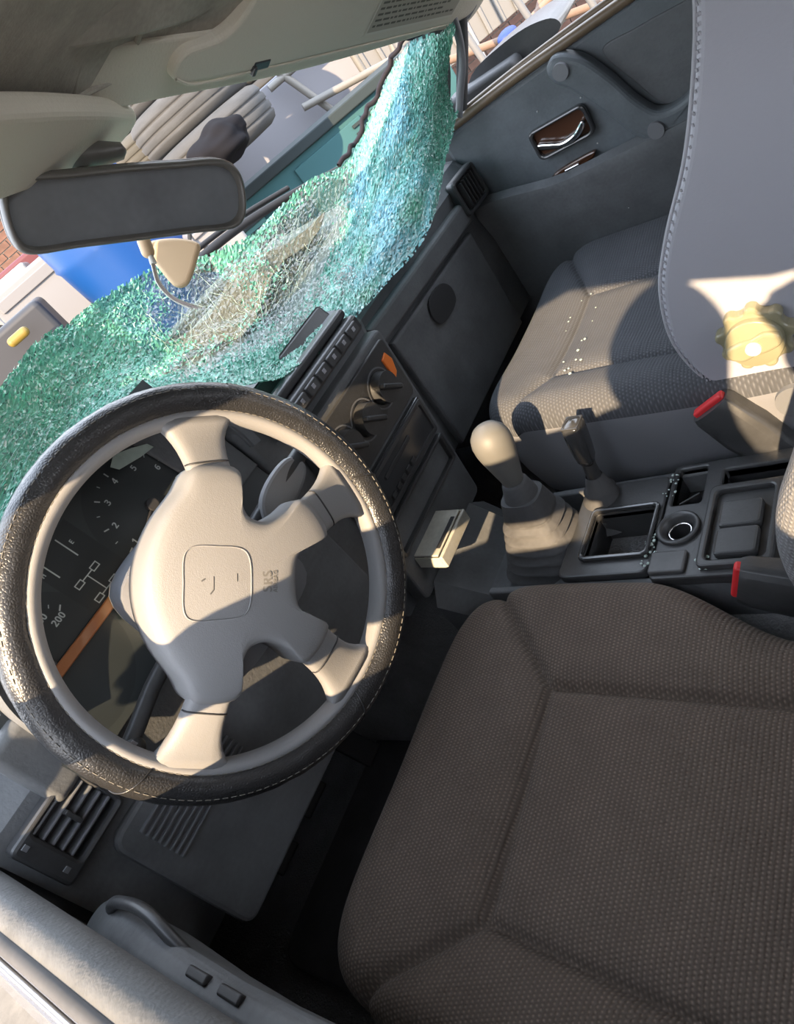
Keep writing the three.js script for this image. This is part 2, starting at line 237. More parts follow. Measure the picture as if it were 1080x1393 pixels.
// ---------------------------------------------------------------- driver door
{
  const d = structure(group('door_2'), 'dark driver door with sunlit window sill');
  const prof = [[-0.745, 0.12], [-0.745, 0.74], [-0.73, 0.778], [-0.714, 0.782], [-0.708, 0.778]];
  part(mesh('door_skin', [crease(loft(prof.map(([x, y]) => Array.from({ length: 20 }, (_, i) => V(x + 0.01 * Math.pow(i / 19 - 0.6, 2), y, -0.55 + 1.33 * i / 19)))), 0.5)], MAT.body, d), 'pale blue painted outer door skin');
  part(mesh('window_seal', [tube([V(-0.711, 0.792, -0.42), V(-0.711, 0.793, 0.1), V(-0.711, 0.793, 0.78)], 0.0065, 30)], MAT.rubber, d), 'black rubber window seal');
  part(mesh('chrome_strip', [tube([V(-0.722, 0.788, -0.42), V(-0.722, 0.789, 0.1), V(-0.722, 0.789, 0.78)], 0.003, 30)], MAT.steel, d), 'bright outer trim strip');
  const inn = [[-0.712, 0.785], [-0.706, 0.797], [-0.697, 0.800], [-0.688, 0.797], [-0.680, 0.786], [-0.677, 0.768], [-0.680, 0.742], [-0.686, 0.70], [-0.686, 0.5], [-0.68, 0.12]];
  mesh('inner_panel', [crease(loft(inn.map(([x, y]) => Array.from({ length: 20 }, (_, i) => V(x, y, -0.5 + 1.28 * i / 19)))), 1.2)], P([0.14, 0.142, 0.142], { roughness: 0.75, map: T.dust, bumpMap: T.grain, bumpScale: 0.0008 }), d);
  const arm = part(mesh('armrest', [crease(loft([[-0.135, 0.62, 0.4], [-0.12, 0.668, 0.8], [-0.09, 0.692, 1], [-0.03, 0.703, 1], [0.06, 0.706, 0.85], [0.14, 0.702, 0.8], [0.3, 0.70, 0.95], [0.5, 0.70, 1], [0.78, 0.70, 1]].map(([z, y, k]) => spline2([[-0.692, y - 0.13], [-0.69 + 0.03 * k, y - 0.11], [-0.69 + 0.036 * k, y - 0.03], [-0.69 + 0.033 * k, y - 0.008], [-0.69 + 0.02 * k, y], [-0.692, y - 0.004]], 28).map(([x, yy]) => V(x, yy, z))), true, true), 0.9)], MAT.dash, d), 'dark armrest with pull grip and switches');
  mesh('window_switch', [box(0.008, 0.01, 0.026, -0.672, 0.7015, 0.105, 0.002)], MAT.black, arm); mesh('window_switch', [box(0.008, 0.01, 0.026, -0.672, 0.7, 0.145, 0.002)], MAT.black, arm);
  part(mesh('pull_grip', [tube([V(-0.668, 0.68, -0.075), V(-0.66, 0.704, -0.05), V(-0.655, 0.712, -0.025), V(-0.653, 0.714, 0.02), V(-0.662, 0.698, 0.055), V(-0.668, 0.68, 0.07)], 0.0055, 30)], MAT.trim, arm), 'curved pull grip');
}
// ---------------------------------------------------------------- dashboard
const dash = thing('dashboard', 'dark grey dashboard with centre stack and glovebox', 'dashboard');
{
  const drv = [[-0.36, 0.42], [-0.20, 0.47], [-0.158, 0.55], [-0.152, 0.70], [-0.155, 0.785], [-0.185, 0.825], [-0.26, 0.845], [-0.45, 0.855], [-0.72, 0.86]];
  const cen = [[-0.36, 0.36], [-0.20, 0.40], [-0.165, 0.50], [-0.150, 0.70], [-0.132, 0.79], [-0.155, 0.825], [-0.26, 0.845], [-0.45, 0.855], [-0.72, 0.86]];
  const pas = [[-0.36, 0.42], [-0.24, 0.44], [-0.20, 0.47], [-0.192, 0.698], [-0.172, 0.775], [-0.19, 0.80], [-0.26, 0.82], [-0.45, 0.84], [-0.72, 0.85]];
  const st = [[-0.675, drv], [-0.6, drv], [-0.5, drv], [-0.3, drv], [-0.18, drv], [-0.13, cen], [0, cen], [0.12, cen], [0.17, pas], [0.3, pas], [0.45, pas], [0.58, pas], [0.655, pas]];
  mesh('dash_body', [crease(loft(st.map(([x, p]) => p.map(([z, y]) => V(x, y, z)))), 0.55)], MAT.dash, dash);
  mesh('end_cap', [at(prism(poly(pas.map(([z, y]) => [z, y])), 0.02, 0.006), frame(V(0.672, 0, 0), V(0, 0, 1), V(0, 1, 0)))], MAT.dash, dash);
  // passenger side: upper pad with groove, glovebox lid and latch, outer air vent
  part(mesh('upper_pad', [at(prism(poly([[-0.215, 0.102], [0.21, 0.086], [0.215, 0.13], [-0.21, 0.142]]), 0.024, 0.008, 3), frame(V(0.37, 0.62, -0.194), V(1, 0, 0), V(0, 1, 0.06)))], MAT.dash, dash), 'padded strip above the glovebox');
  const gb = part(mesh('glovebox_lid', [at(prism(poly([[-0.165, -0.15], [0.2, -0.15], [0.205, 0.07], [-0.165, 0.083]]), 0.018, 0.006, 3), frame(V(0.37, 0.62, -0.2), V(1, 0, 0), V(0, 1, 0.02)))], MAT.dash, dash), 'glovebox lid');
  const lt = part(mesh('glovebox_latch', [at(prism(poly(spline2([[-0.045, 0.045], [-0.03, 0.068], [0.03, 0.066], [0.048, 0.045], [0.04, 0.022], [-0.035, 0.022]], 40)), 0.004, 0.001), frame(V(0.37, 0.62, -0.181), V(1, 0, 0), V(0, 1, 0.02)))], MAT.black, gb), 'recessed black glovebox latch');
  const ventP = part(mesh('air_vent', [at((() => { const s = rrect(-0.052, -0.036, 0.038, 0.036, 0.012); s.holes.push(rrect(-0.042, -0.027, 0.029, 0.027, 0.008)); return prism(s, 0.022, 0.005); })(), frame(V(0.618, 0.752, -0.172), V(1, 0, 0.12), V(0, 1, 0)))], MAT.trim, dash), 'outer air vent on the passenger side');
  for (let i = 0; i < 6; i++) mesh('vent_slat', [box(0.0035, 0.05, 0.014, 0.583 + i * 0.0125, 0.752, -0.156, 0.001)], MAT.black, ventP);
  // driver's outer air vent with controls
  const vd = part(mesh('air_vent', [at((() => { const s = rrect(-0.665, 0.70, -0.575, 0.773, 0.008); s.holes.push(rrect(-0.641, 0.708, -0.581, 0.766, 0.005)); return prism(s, 0.02, 0.004); })(), frame(V(0, 0, -0.156), V(1, 0, 0), V(0, 1, 0)))], MAT.trim, dash), 'outer air vent on the driver side');
  for (let i = 0; i < 5; i++) mesh('vent_slat', [box(0.06, 0.003, 0.016, -0.611, 0.7175 + i * 0.0115, -0.147, 0.001)], MAT.grey, vd);
  mesh('vent_plate', [box(0.066, 0.066, 0.003, -0.611, 0.737, -0.1535, 0.001)], MAT.black, vd);
  mesh('vent_tab', [box(0.005, 0.02, 0.008, -0.612, 0.741, -0.137, 0.001)], MAT.trim, vd);
  for (const y of [0.716, 0.764]) mesh('vent_symbol', [box(0.006, 0.006, 0.002, -0.653, y, -0.1355, 0.0005)], MAT.grey, vd);
  // kick panel grille under the wheel
  const kp = part(mesh('knee_panel', [at(prism(rrect(-0.62, 0.47, -0.17, 0.685, 0.02), 0.014, 0.005), frame(V(0, 0, -0.155), V(1, 0, 0), V(0, 1, 0)))], MAT.dashLow, dash), 'panel below the steering column');
  for (let i = 0; i < 8; i++) mesh('grille_rib', [box(0.13, 0.003, 0.006, -0.53, 0.605 + i * 0.0085, -0.1395, 0.001)], MAT.dashLow, kp);
}
// centre stack
{
  const O = V(0.02, 0.62, -0.13), F = frame(O, V(1, 0, 0), V(0, 0.99, 0.11));
  const S = rrect(-0.135, -0.205, 0.112, 0.152, 0.016), st = part(mesh('centre_stack', [at(prism(S, 0.03, 0.006, 3), F.clone().setPosition(O.clone().add(V(0, 0.003, -0.032))))], MAT.dash, dash), 'centre stack surround');
  const cl = part(mesh('climate_panel', [at(prism(rrect(-0.128, 0.034, 0.1, 0.14, 0.012), 0.006, 0.002), F.clone().setPosition(O.clone().add(V(0, 0, -0.003))))], MAT.trim, st), 'climate control panel');
  const kn = (x, y, r) => { const g = [at(new THREE.CylinderGeometry(r, r * 1.06, 0.016, 36).rotateX(Math.PI / 2).translate(x, y, 0.012), F), at(box(r * 0.34, r * 1.9, 0.012, x, y, 0.024, 0.003).applyMatrix4(new THREE.Matrix4().makeTranslation(x, y, 0).multiply(new THREE.Matrix4().makeRotationZ(0.9)).multiply(new THREE.Matrix4().makeTranslation(-x, -y, 0))), F)]; return g; };
  for (const [x, y, r] of [[0.036, 0.092, 0.0235], [-0.028, 0.087, 0.0235], [-0.088, 0.09, 0.0235]]) {
    const b = part(mesh('climate_knob', kn(x, y, r), MAT.trim, cl), 'black round climate knob');
    const ring = new THREE.RingGeometry(r * 1.25, r * 1.36, 40).translate(x, y, 0.0045); mesh('knob_scale', [at(ring, F)], MAT.grey, b);
  }
  part(mesh('amber_button', [at(prism(poly([[0.07, 0.117], [0.084, 0.121], [0.091, 0.105], [0.085, 0.085], [0.075, 0.079], [0.071, 0.092]]), 0.006, 0.0015), F)], MAT.amber, st), 'orange button at the corner of the climate panel');
  const rad = part(mesh('radio', [at(prism(rrect(-0.128, -0.042, 0.094, 0.028, 0.006), 0.01, 0.002), F.clone().setPosition(O.clone().add(V(0, 0, -0.003))))], MAT.gloss, st), 'glossy black radio');
  const fr = rrect(-0.124, -0.039, 0.09, 0.025, 0.005); fr.holes.push(rrect(-0.116, -0.032, 0.083, 0.018, 0.003)); mesh('radio_frame', [at(prism(fr, 0.004, 0.001), F.clone().setPosition(O.clone().add(V(0, 0, 0.006))))], MAT.trim, rad);
  for (let i = 0; i < 5; i++) mesh('radio_button', [at(box(0.012, 0.008, 0.003, -0.07 + i * 0.018, -0.026, 0.009, 0.001), F)], MAT.trim, rad);
  mesh('tape_slot', [at(box(0.09, 0.007, 0.002, -0.02, 0.004, 0.0085, 0.001), F)], MAT.black, rad);
  const pk = rrect(-0.128, -0.108, 0.094, -0.05, 0.006); pk.holes.push(rrect(-0.12, -0.102, 0.086, -0.056, 0.004));
  const pocket = part(mesh('storage_pocket', [at(prism(pk, 0.012, 0.003), F.clone().setPosition(O.clone().add(V(0, 0, -0.003))))], MAT.trim, st), 'open pocket under the radio');
  // ashtray drawer pulled out
  const A = frame(O.clone().add(V(0, 0, -0.002)), V(1, 0, 0), V(0, 0.99, 0.11));
  const ash = part(mesh('ashtray_drawer', [at(box(0.1, 0.004, 0.05, -0.056, -0.154, 0.024, 0.0015), A), at(box(0.1, 0.024, 0.006, -0.056, -0.143, 0.05, 0.002), A), at(box(0.003, 0.02, 0.048, -0.105, -0.143, 0.024, 0.001), A), at(box(0.003, 0.02, 0.048, -0.007, -0.143, 0.024, 0.001), A), at(box(0.095, 0.004, 0.046, -0.056, -0.131, 0.022, 0.0015), A)], MAT.pale, st), 'open ashtray drawer, its pale tone standing in for sun on the lid');  // pale colour holds the sunlight on the lid
  part(mesh('ashtray_slot', [at(box(0.065, 0.002, 0.007, -0.057, -0.1288, 0.04, 0.0005), A)], MAT.black, ash), 'dark slot in the drawer lid');
  // switch bar and centre vents above the stack
  const sb = part(mesh('switch_bar', [box(0.235, 0.026, 0.03, -0.02, 0.805, -0.12, 0.006), box(0.235, 0.014, 0.02, -0.02, 0.826, -0.128, 0.005)], MAT.trim, dash), 'row of small switches under the centre vents');
  for (let i = 0; i < 7; i++) { const k = mesh('switch_button', [box(0.026, 0.016, 0.006, -0.115 + i * 0.031, 0.805, -0.104, 0.002)], MAT.switchFace, sb); mesh('switch_mark', [box(0.006, 0.006, 0.0012, -0.115 + i * 0.031, 0.806, -0.1005, 0.0003)], MAT.piping, k); }
  for (const [x, w] of [[-0.085, 0.125], [0.05, 0.125]]) {
    const s = rrect(-w / 2, -0.016, w / 2, 0.012, 0.006); s.holes.push(rrect(-w / 2 + 0.005, -0.011, w / 2 - 0.005, 0.008, 0.003));
    const v = part(mesh('air_vent', [at(prism(s, 0.03, 0.004), frame(V(x, 0.823, -0.192), V(1, 0, 0), V(0, 0.9, -0.4)))], MAT.trim, dash), 'centre air vent');
    for (let i = 0; i < 7; i++) mesh('vent_slat', [at(box(0.003, 0.02, 0.02, -w / 2 + 0.014 + i * 0.0162, -0.0015, 0.014, 0.001), frame(V(x, 0.823, -0.192), V(1, 0, 0), V(0, 0.9, -0.4)))], MAT.black, v);
  }
}
// instrument cluster under its hood
{
  const cx = -0.365, cy = 0.815, arch = (a, b, e = 2.6) => Array.from({ length: 61 }, (_, i) => { const t = Math.PI * i / 60, c = Math.cos(t), s = Math.sin(t); return [cx + a * Math.sign(c) * Math.pow(Math.abs(c), 2 / e), cy + b * Math.pow(s, 2 / e)]; });
  const inn = arch(0.196, 0.128), out = arch(0.212, 0.142);
  const rows = [[inn, -0.21, 1], [inn, -0.125, 1], [arch(0.204, 0.136), -0.118, 1], [arch(0.206, 0.137), -0.13, 1], [arch(0.2, 0.115), -0.2, 1], [arch(0.18, 0.04), -0.34, 1]];
  const hood = part(mesh('cluster_hood', [crease(loft(rows.map(([o, z]) => o.map(([x, y]) => V(x, y, z)))), 0.7)], MAT.dash, dash), 'hood over the instruments');
  mesh('hood_edge_line', [tube(arch(0.1965, 0.1285).map(([x, y]) => V(x, y, -0.131)), 0.0015, 120)], MAT.grey, hood);
  mesh('cluster_cheek', [box(0.05, 0.09, 0.03, -0.585, 0.80, -0.15, 0.01)], MAT.dash, hood); mesh('cluster_cheek', [box(0.05, 0.09, 0.03, -0.15, 0.80, -0.15, 0.01)], MAT.dash, hood);
  // dial face: flat print
  const W = 1024, H = 512, cv = document.createElement('canvas'); cv.width = W; cv.height = H; const c = cv.getContext('2d');
  const X0 = -0.2, X1 = 0.2, Y0 = -0.09, Y1 = 0.12, px = (x) => (x - X0) / (X1 - X0) * W, py = (y) => (Y1 - y) / (Y1 - Y0) * H, sc = W / (X1 - X0);
  c.fillStyle = '#2d3233'; c.fillRect(0, 0, W, H);
  const dial = (x, y, r, a0, a1, n, labels, red) => {
    c.fillStyle = '#252a2b'; c.beginPath(); c.arc(px(x), py(y), r * 1.18 * sc, 0, 7); c.fill();
    c.strokeStyle = '#aab0ad';
    for (let i = 0; i <= n; i++) { const a = (a0 + (a1 - a0) * i / n) * Math.PI / 180, big = i % 2 === 0; c.lineWidth = big ? 4 : 2.5; if (red && i > n - 3) c.strokeStyle = '#7d3b36'; c.beginPath(); c.moveTo(px(x + Math.cos(a) * r), py(y + Math.sin(a) * r)); c.lineTo(px(x + Math.cos(a) * r * (big ? 0.9 : 0.94)), py(y + Math.sin(a) * r * (big ? 0.9 : 0.94))); c.stroke(); }
    c.fillStyle = '#aab0ad'; c.font = 'bold 25px sans-serif'; c.textAlign = 'center'; c.textBaseline = 'middle';
    labels.forEach((t, i) => { const a = (a0 + (a1 - a0) * i / (labels.length - 1)) * Math.PI / 180; c.fillText(t, px(x + Math.cos(a) * r * 0.77), py(y + Math.sin(a) * r * 0.77)); });
  };
  dial(0.075, 0.022, 0.062, 225, -40, 16, ['0', '1', '2', '3', '4', '5', '6', '7', '8'], true);
  dial(-0.13, 0.0, 0.066, 225, 30, 20, ['0', '20', '40', '60', '80', '100', '120', '140', '160', '180', '200']);
  c.fillStyle = '#202526'; c.fillRect(px(-0.062), py(0.085), 0.066 * sc, 0.09 * sc);
  c.strokeStyle = '#b4bab6'; c.lineWidth = 4; c.beginPath(); c.moveTo(px(-0.05), py(0.078)); c.lineTo(px(-0.05), py(0.05)); c.moveTo(px(-0.02), py(0.078)); c.lineTo(px(-0.02), py(0.05)); c.stroke();
  c.font = 'bold 18px sans-serif'; c.fillStyle = '#b4bab6'; c.fillText('H', px(-0.058), py(0.064)); c.fillText('E', px(-0.012), py(0.064));
  c.lineWidth = 3; for (const [x, y] of [[-0.045, 0.03], [-0.02, 0.03], [-0.045, 0.006], [-0.02, 0.006]]) c.strokeRect(px(x) - 12, py(y) - 7, 24, 14);
  c.beginPath(); c.moveTo(px(-0.0325), py(0.03)); c.lineTo(px(-0.0325), py(0.006)); c.moveTo(px(-0.04), py(0.03)); c.lineTo(px(-0.025), py(0.03)); c.moveTo(px(-0.04), py(0.006)); c.lineTo(px(-0.025), py(0.006)); c.stroke();
  const tx = new THREE.CanvasTexture(cv); tx.colorSpace = THREE.SRGBColorSpace;
  const CF = frame(V(-0.38, 0.84, -0.152), V(1, 0, 0), V(0, 0.96, -0.28));
  const face = new THREE.PlaneGeometry(X1 - X0, Y1 - Y0).translate((X0 + X1) / 2, (Y0 + Y1) / 2, 0);
  const fm = new THREE.Mesh(at(face, CF), P([1, 1, 1], { map: tx, roughness: 0.45 })); fm.name = 'dial_face'; fm.castShadow = fm.receiveShadow = true; dash.add(fm); part(fm, 'speedometer and rev counter dials with white figures');
  for (const [x, y, a] of [[0.075, 0.022, 3.5], [-0.13, 0, 3.7]]) mesh('needle', [at(box(0.05, 0.0025, 0.0015, 0.02, 0, 0.002, 0.0005).applyMatrix4(new THREE.Matrix4().makeTranslation(x, y, 0).multiply(new THREE.Matrix4().makeRotationZ(a))), CF), at(new THREE.CylinderGeometry(0.007, 0.008, 0.004, 24).rotateX(Math.PI / 2).translate(x, y, 0.003), CF)], MAT.black, fm);
  // wood-look strip under the dials
  part(mesh('wood_strip', [at(box(0.36, 0.012, 0.006, 0.0, -0.006, 0.004, 0.002), CF), at(box(0.012, 0.06, 0.006, 0.03, 0.03, 0.004, 0.002).applyMatrix4(new THREE.Matrix4().makeRotationZ(0)), CF)].slice(0, 1), P([0.3, 0.11, 0.04], { roughness: 0.3, clearcoat: 0.5 }), dash), 'brown wood-look strip under the dials');
  const bt = part(mesh('hazard_button', [at(box(0.024, 0.015, 0.01, 0.163, 0.022, 0.01, 0.003), CF)], MAT.red, dash), 'red hazard light button');
  mesh('warning_triangle', [at(tube([V(0.157, 0.019, 0.0153), V(0.169, 0.019, 0.0153), V(0.163, 0.027, 0.0153)], 0.0005, 30, true, 5), CF)], MAT.piping, bt);
  mesh('cluster_side_panel', [at(prism(poly([[0.135, -0.05], [0.2, -0.05], [0.2, 0.06], [0.15, 0.1], [0.12, 0.09]]), 0.006, 0.002), CF)], MAT.dashLow, dash);
  part(mesh('paper_sticker', [at(prism(poly([[0.078, 0.092], [0.092, 0.098], [0.112, 0.088], [0.128, 0.078], [0.13, 0.07], [0.11, 0.074], [0.082, 0.083]]), 0.0012, 0.0003), CF.clone().setPosition(-0.38, 0.834, -0.138))], P([0.42, 0.5, 0.44], { roughness: 0.7, map: T.dust }), dash), 'torn pale green sticker under the instrument hood');
}
// ---------------------------------------------------------------- steering column with stalks
{
  const N = V(0, 0.296, 0.955), t = thing('steering_column', 'grey steering column shroud with black stalks', 'steering column');
  const F = frame(V(-0.381, 0.793, -0.021), V(0.977, 0.0403, 0.2095), V(0, 0.982, -0.1887));
  const ring = (z, a, b, dy) => spline2([[-a, -b], [-a * 1.08, 0], [-a * 0.9, b], [0, b * 1.15], [a * 0.9, b], [a * 1.08, 0], [a, -b], [0, -b * 1.15]], 40).map(([x, y]) => V(x, y + dy, z).applyMatrix4(F));
  mesh('shroud', [crease(loft([ring(-0.19, 0.065, 0.07, -0.01), ring(-0.07, 0.072, 0.075, 0), ring(-0.022, 0.07, 0.07, 0), ring(-0.015, 0.05, 0.05, 0)], true, true), 0.7)], P([0.16, 0.165, 0.18], { roughness: 0.5, bumpMap: T.grain, bumpScale: 0.0003 }), t);
  const stalk = (pts, r, lab) => { const s = part(mesh('stalk', [tube(pts.map((p) => p.applyMatrix4(F)), r, 30)], MAT.trim, t), lab); return s; };
  const s1 = stalk([V(-0.06, -0.005, -0.05), V(-0.11, -0.01, -0.045), V(-0.16, -0.02, -0.03), V(-0.19, -0.025, -0.025)], 0.009, 'black indicator stalk');
  mesh('stalk_tip', [at(new THREE.CapsuleGeometry(0.0125, 0.03, 6, 16).rotateZ(1.4).translate(-0.185, -0.024, -0.026), F)], MAT.trim, s1);
  for (let i = 0; i < 3; i++) mesh('stalk_mark', [at(box(0.004, 0.006, 0.001, -0.165 - i * 0.012, -0.021, -0.0145, 0.0003), F)], MAT.piping, s1);
  const s2 = stalk([V(0.06, 0.0, -0.05), V(0.1, 0.005, -0.045), V(0.15, 0.01, -0.04), V(0.18, 0.012, -0.04)], 0.010, 'wiper stalk with flat end paled in place of sunlight');
  mesh('sun_paled_paddle', [at(prism(poly(spline2([[0.085, -0.012], [0.1, 0.014], [0.13, 0.024], [0.165, 0.02], [0.17, 0.0], [0.14, -0.014]], 40)), 0.014, 0.004), F.clone().multiply(new THREE.Matrix4().makeTranslation(0, 0, -0.045)))], MAT.hub, s2);  // lighter grey paints in the sun that does not reach the paddle
  const ig = part(mesh('ignition_panel', [at(prism(rrect(-0.19, -0.17, -0.075, -0.07, 0.015), 0.03, 0.006), F.clone().multiply(new THREE.Matrix4().makeTranslation(0, 0, -0.17)))], P([0.2, 0.195, 0.18], { roughness: 0.5, map: T.dust }), t), 'grey panel with ignition lock');
  mesh('ignition_lock', [at(new THREE.CylinderGeometry(0.014, 0.016, 0.012, 28).rotateX(Math.PI / 2).translate(-0.135, -0.11, -0.136), F)], MAT.chrome, ig);
}
// ---------------------------------------------------------------- steering wheel, turned left by 33 degrees
{
  const t = thing('steering_wheel', 'four-spoke steering wheel with grey airbag pad and black leather rim cover', 'steering wheel');
    const F = frame(V(-0.381, 0.793, -0.021), V(0.7772, 0.6271, 0.0522), V(-0.592, 0.7568, -0.277)); t.applyMatrix4(F); t.scale.setScalar(1.03);
  // rim: grey core ring and leather cover with stitched seams
  const ringG = (R, rx, rz, z, n = 160, k = 24, f = () => 0) => { const rows = []; for (let i = 0; i <= n; i++) { const th = 2 * Math.PI * i / n; const r = []; for (let j = 0; j < k; j++) { const ph = -2 * Math.PI * j / k, q = f(th, ph); r.push(V(Math.cos(th) * (R + (rx + q) * Math.cos(ph)), Math.sin(th) * (R + (rx + q) * Math.cos(ph)), z + (rz + q) * Math.sin(ph))); } rows.push(r); } return loft(rows, true); };
  const wr = (th, ph) => 0.0007 * PN.noise(th * 9, Math.cos(ph) * 2, Math.sin(ph) * 2) + 0.0005 * PN.noise(th * 40, Math.cos(ph) * 5, Math.sin(ph) * 5);
  const torusUV = (g, n, k) => { const uv = []; for (let i = 0; i <= n; i++) for (let j = 0; j < k; j++) uv.push(1.15 * i / n, 0.12 * j / k); g.setAttribute('uv', new THREE.Float32BufferAttribute(uv, 2)); return g; };
  part(mesh('rim_core', torusUV(ringG(0.1695, 0.0085, 0.0135, 0.001), 160, 24), MAT.hub, t), 'grey inner rim');
  const cov = part(mesh('leather_cover', torusUV(ringG(0.1855, 0.0175, 0.0185, 0, 300, 32, wr), 300, 32), MAT.cover, t), 'wrinkled black leather rim cover');
  for (const [ph, n] of [[1.05, 150], [2.35, 150]]) { const g = []; for (let i = 0; i < n; i++) { const th = 2 * Math.PI * (i + 0.1) / n, th2 = 2 * Math.PI * (i + 0.72) / n, pt = (q) => V(Math.cos(q) * (0.1855 + 0.0178 * Math.cos(ph)), Math.sin(q) * (0.1855 + 0.0178 * Math.cos(ph)), 0.0188 * Math.sin(ph)); g.push(bar(pt(th), pt(th2), 0.0005, 5)); } part(mesh('stitching', g, MAT.stitch, cov), 'pale stitched seam'); }
  for (const th of [2.6, 3.9, 5.3]) { const pts = []; for (let j = 0; j <= 12; j++) { const ph = -0.3 + 2.6 * j / 12; pts.push(V(Math.cos(th + 0.01 * j) * (0.1855 + 0.018 * Math.cos(ph)), Math.sin(th + 0.01 * j) * (0.1855 + 0.018 * Math.cos(ph)), 0.019 * Math.sin(ph))); } mesh('cover_seam', [tube(pts, 0.0009, 24, false, 5)], MAT.cover, cov); }
  // airbag pad
  const half = [[0, -0.052], [0.026, -0.056], [0.038, -0.07], [0.049, -0.094], [0.085, -0.068], [0.07, -0.046], [0.06, -0.022], [0.066, -0.003], [0.086, 0.005], [0.113, 0.004], [0.114, 0.045], [0.09, 0.06], [0.062, 0.079], [0.03, 0.092], [0, 0.096]];
  const out = spline2([...half, ...half.slice(1, -1).reverse().map(([x, y]) => [-x, y])], 150);
  const zTop = (x, y, k) => k * (0.068 - 1.25 * (x * x + (y - 0.01) * (y - 0.01)));
  const lv = [[1.0, -0.012, 0], [1.0, 0.2, 1], [0.995, 0.6, 1], [0.98, 0.82, 1], [0.95, 0.93, 1], [0.9, 0.98, 1], [0.8, 1, 1], [0.65, 1, 1], [0.48, 1, 1], [0.3, 1, 1], [0.14, 1, 1], [0.03, 1, 1]];
  const HX = 0.006, HY = -0.004, pad = part(mesh('airbag_pad', [loft(lv.map(([k, z, m]) => out.map(([x, y]) => { const X = x * k, Y = 0.012 + (y - 0.012) * k; return V(X, Y, m ? zTop(X, Y, z) : z); })), true, true)], MAT.hub, t), 'grey airbag pad'); pad.position.set(HX, HY, 0); pad.scale.setScalar(0.95);
  const eOut = spline2([[-0.031, 0.058], [0, 0.062], [0.031, 0.058], [0.034, 0.03], [0.029, 0.004], [0, -0.001], [-0.029, 0.004], [-0.034, 0.03]], 80);
  part(mesh('emblem_groove', [tube(eOut.map(([x, y]) => V(x, y, zTop(x, y, 1) + 0.0002)), 0.0008, 160, true, 6)], MAT.hub, pad), 'outline of the missing emblem');
  const mk = (p, q) => bar(V(p[0], p[1], zTop(...p, 1)), V(q[0], q[1], zTop(...q, 1)), 0.0007, 6);
  part(mesh('emblem_mark', [mk([0.002, 0.046], [0.004, 0.043]), mk([-0.006, 0.035], [0.006, 0.035]), mk([-0.006, 0.035], [-0.01, 0.038]), mk([0.001, 0.013], [0.008, 0.013])], P([0.1, 0.1, 0.1]), pad), 'clip marks of the missing emblem');
  const font = await new FontLoader().loadAsync('fonts/droid/droid_sans_bold.typeface.json');
  const txt = (str, size, x, y, d = 0.0006) => { const g = new TextGeometry(str, { font, size, depth: d, curveSegments: 3, bevelEnabled: false }); g.computeBoundingBox(); g.translate(x - g.boundingBox.max.x / 2, y, zTop(x, y, 1) - 0.0001); return g; };
  part(mesh('airbag_lettering', [txt('SRS', 0.009, 0.0, -0.0215), txt('AIRBAG', 0.0042, 0.0, -0.0275)], P([0.13, 0.127, 0.12]), pad), 'embossed letters SRS AIRBAG');
  // spokes from the pad to the rim
  for (const [p0, p1, w0, w1, z0, z1] of [[[0.072, 0.017], [0.164, 0.032], 0.0195, 0.042, 0.044, 0.002], [[-0.06, 0.017], [-0.163, 0.036], 0.0195, 0.042, 0.044, 0.002], [[0.053, -0.057], [0.104, -0.13], 0.0205, 0.042, 0.038, 0.002], [[-0.041, -0.057], [-0.096, -0.134], 0.0205, 0.042, 0.038, 0.002]]) {
    const d = V(p1[0] - p0[0], p1[1] - p0[1], 0).normalize(), nx = -d.y, ny = d.x, rows = [];
    for (let i = 0; i <= 12; i++) { const q = i / 12, w = w0 + (w1 - w0) * Math.pow(q, 5), z = z0 + (z1 - z0) * (0.2 * q + 0.8 * sm(q)), x = p0[0] + (p1[0] - p0[0]) * q, y = p0[1] + (p1[1] - p0[1]) * q; const r = []; for (let j = 0; j < 20; j++) { const th = 2 * Math.PI * j / 20, cc = Math.sign(Math.cos(th)) * Math.pow(Math.abs(Math.cos(th)), 0.6), ss = Math.sign(Math.sin(th)) * Math.pow(Math.abs(Math.sin(th)), 0.6); r.push(V(x + nx * w * cc, y + ny * w * cc, z + 0.0125 * ss)); } rows.push(r); }
    const sp = part(mesh('spoke', [loft(rows, true, true)], MAT.hub, t), 'grey spoke'), q0 = 0.5, k0 = rows[6];
    part(mesh('seam_line', [tube(k0.slice(0, 11).map((p) => p.clone().add(V(0, 0, 0.0002))), 0.0009, 30, false, 6)], MAT.black, sp), 'dark seam between pad and spoke');
  }
}
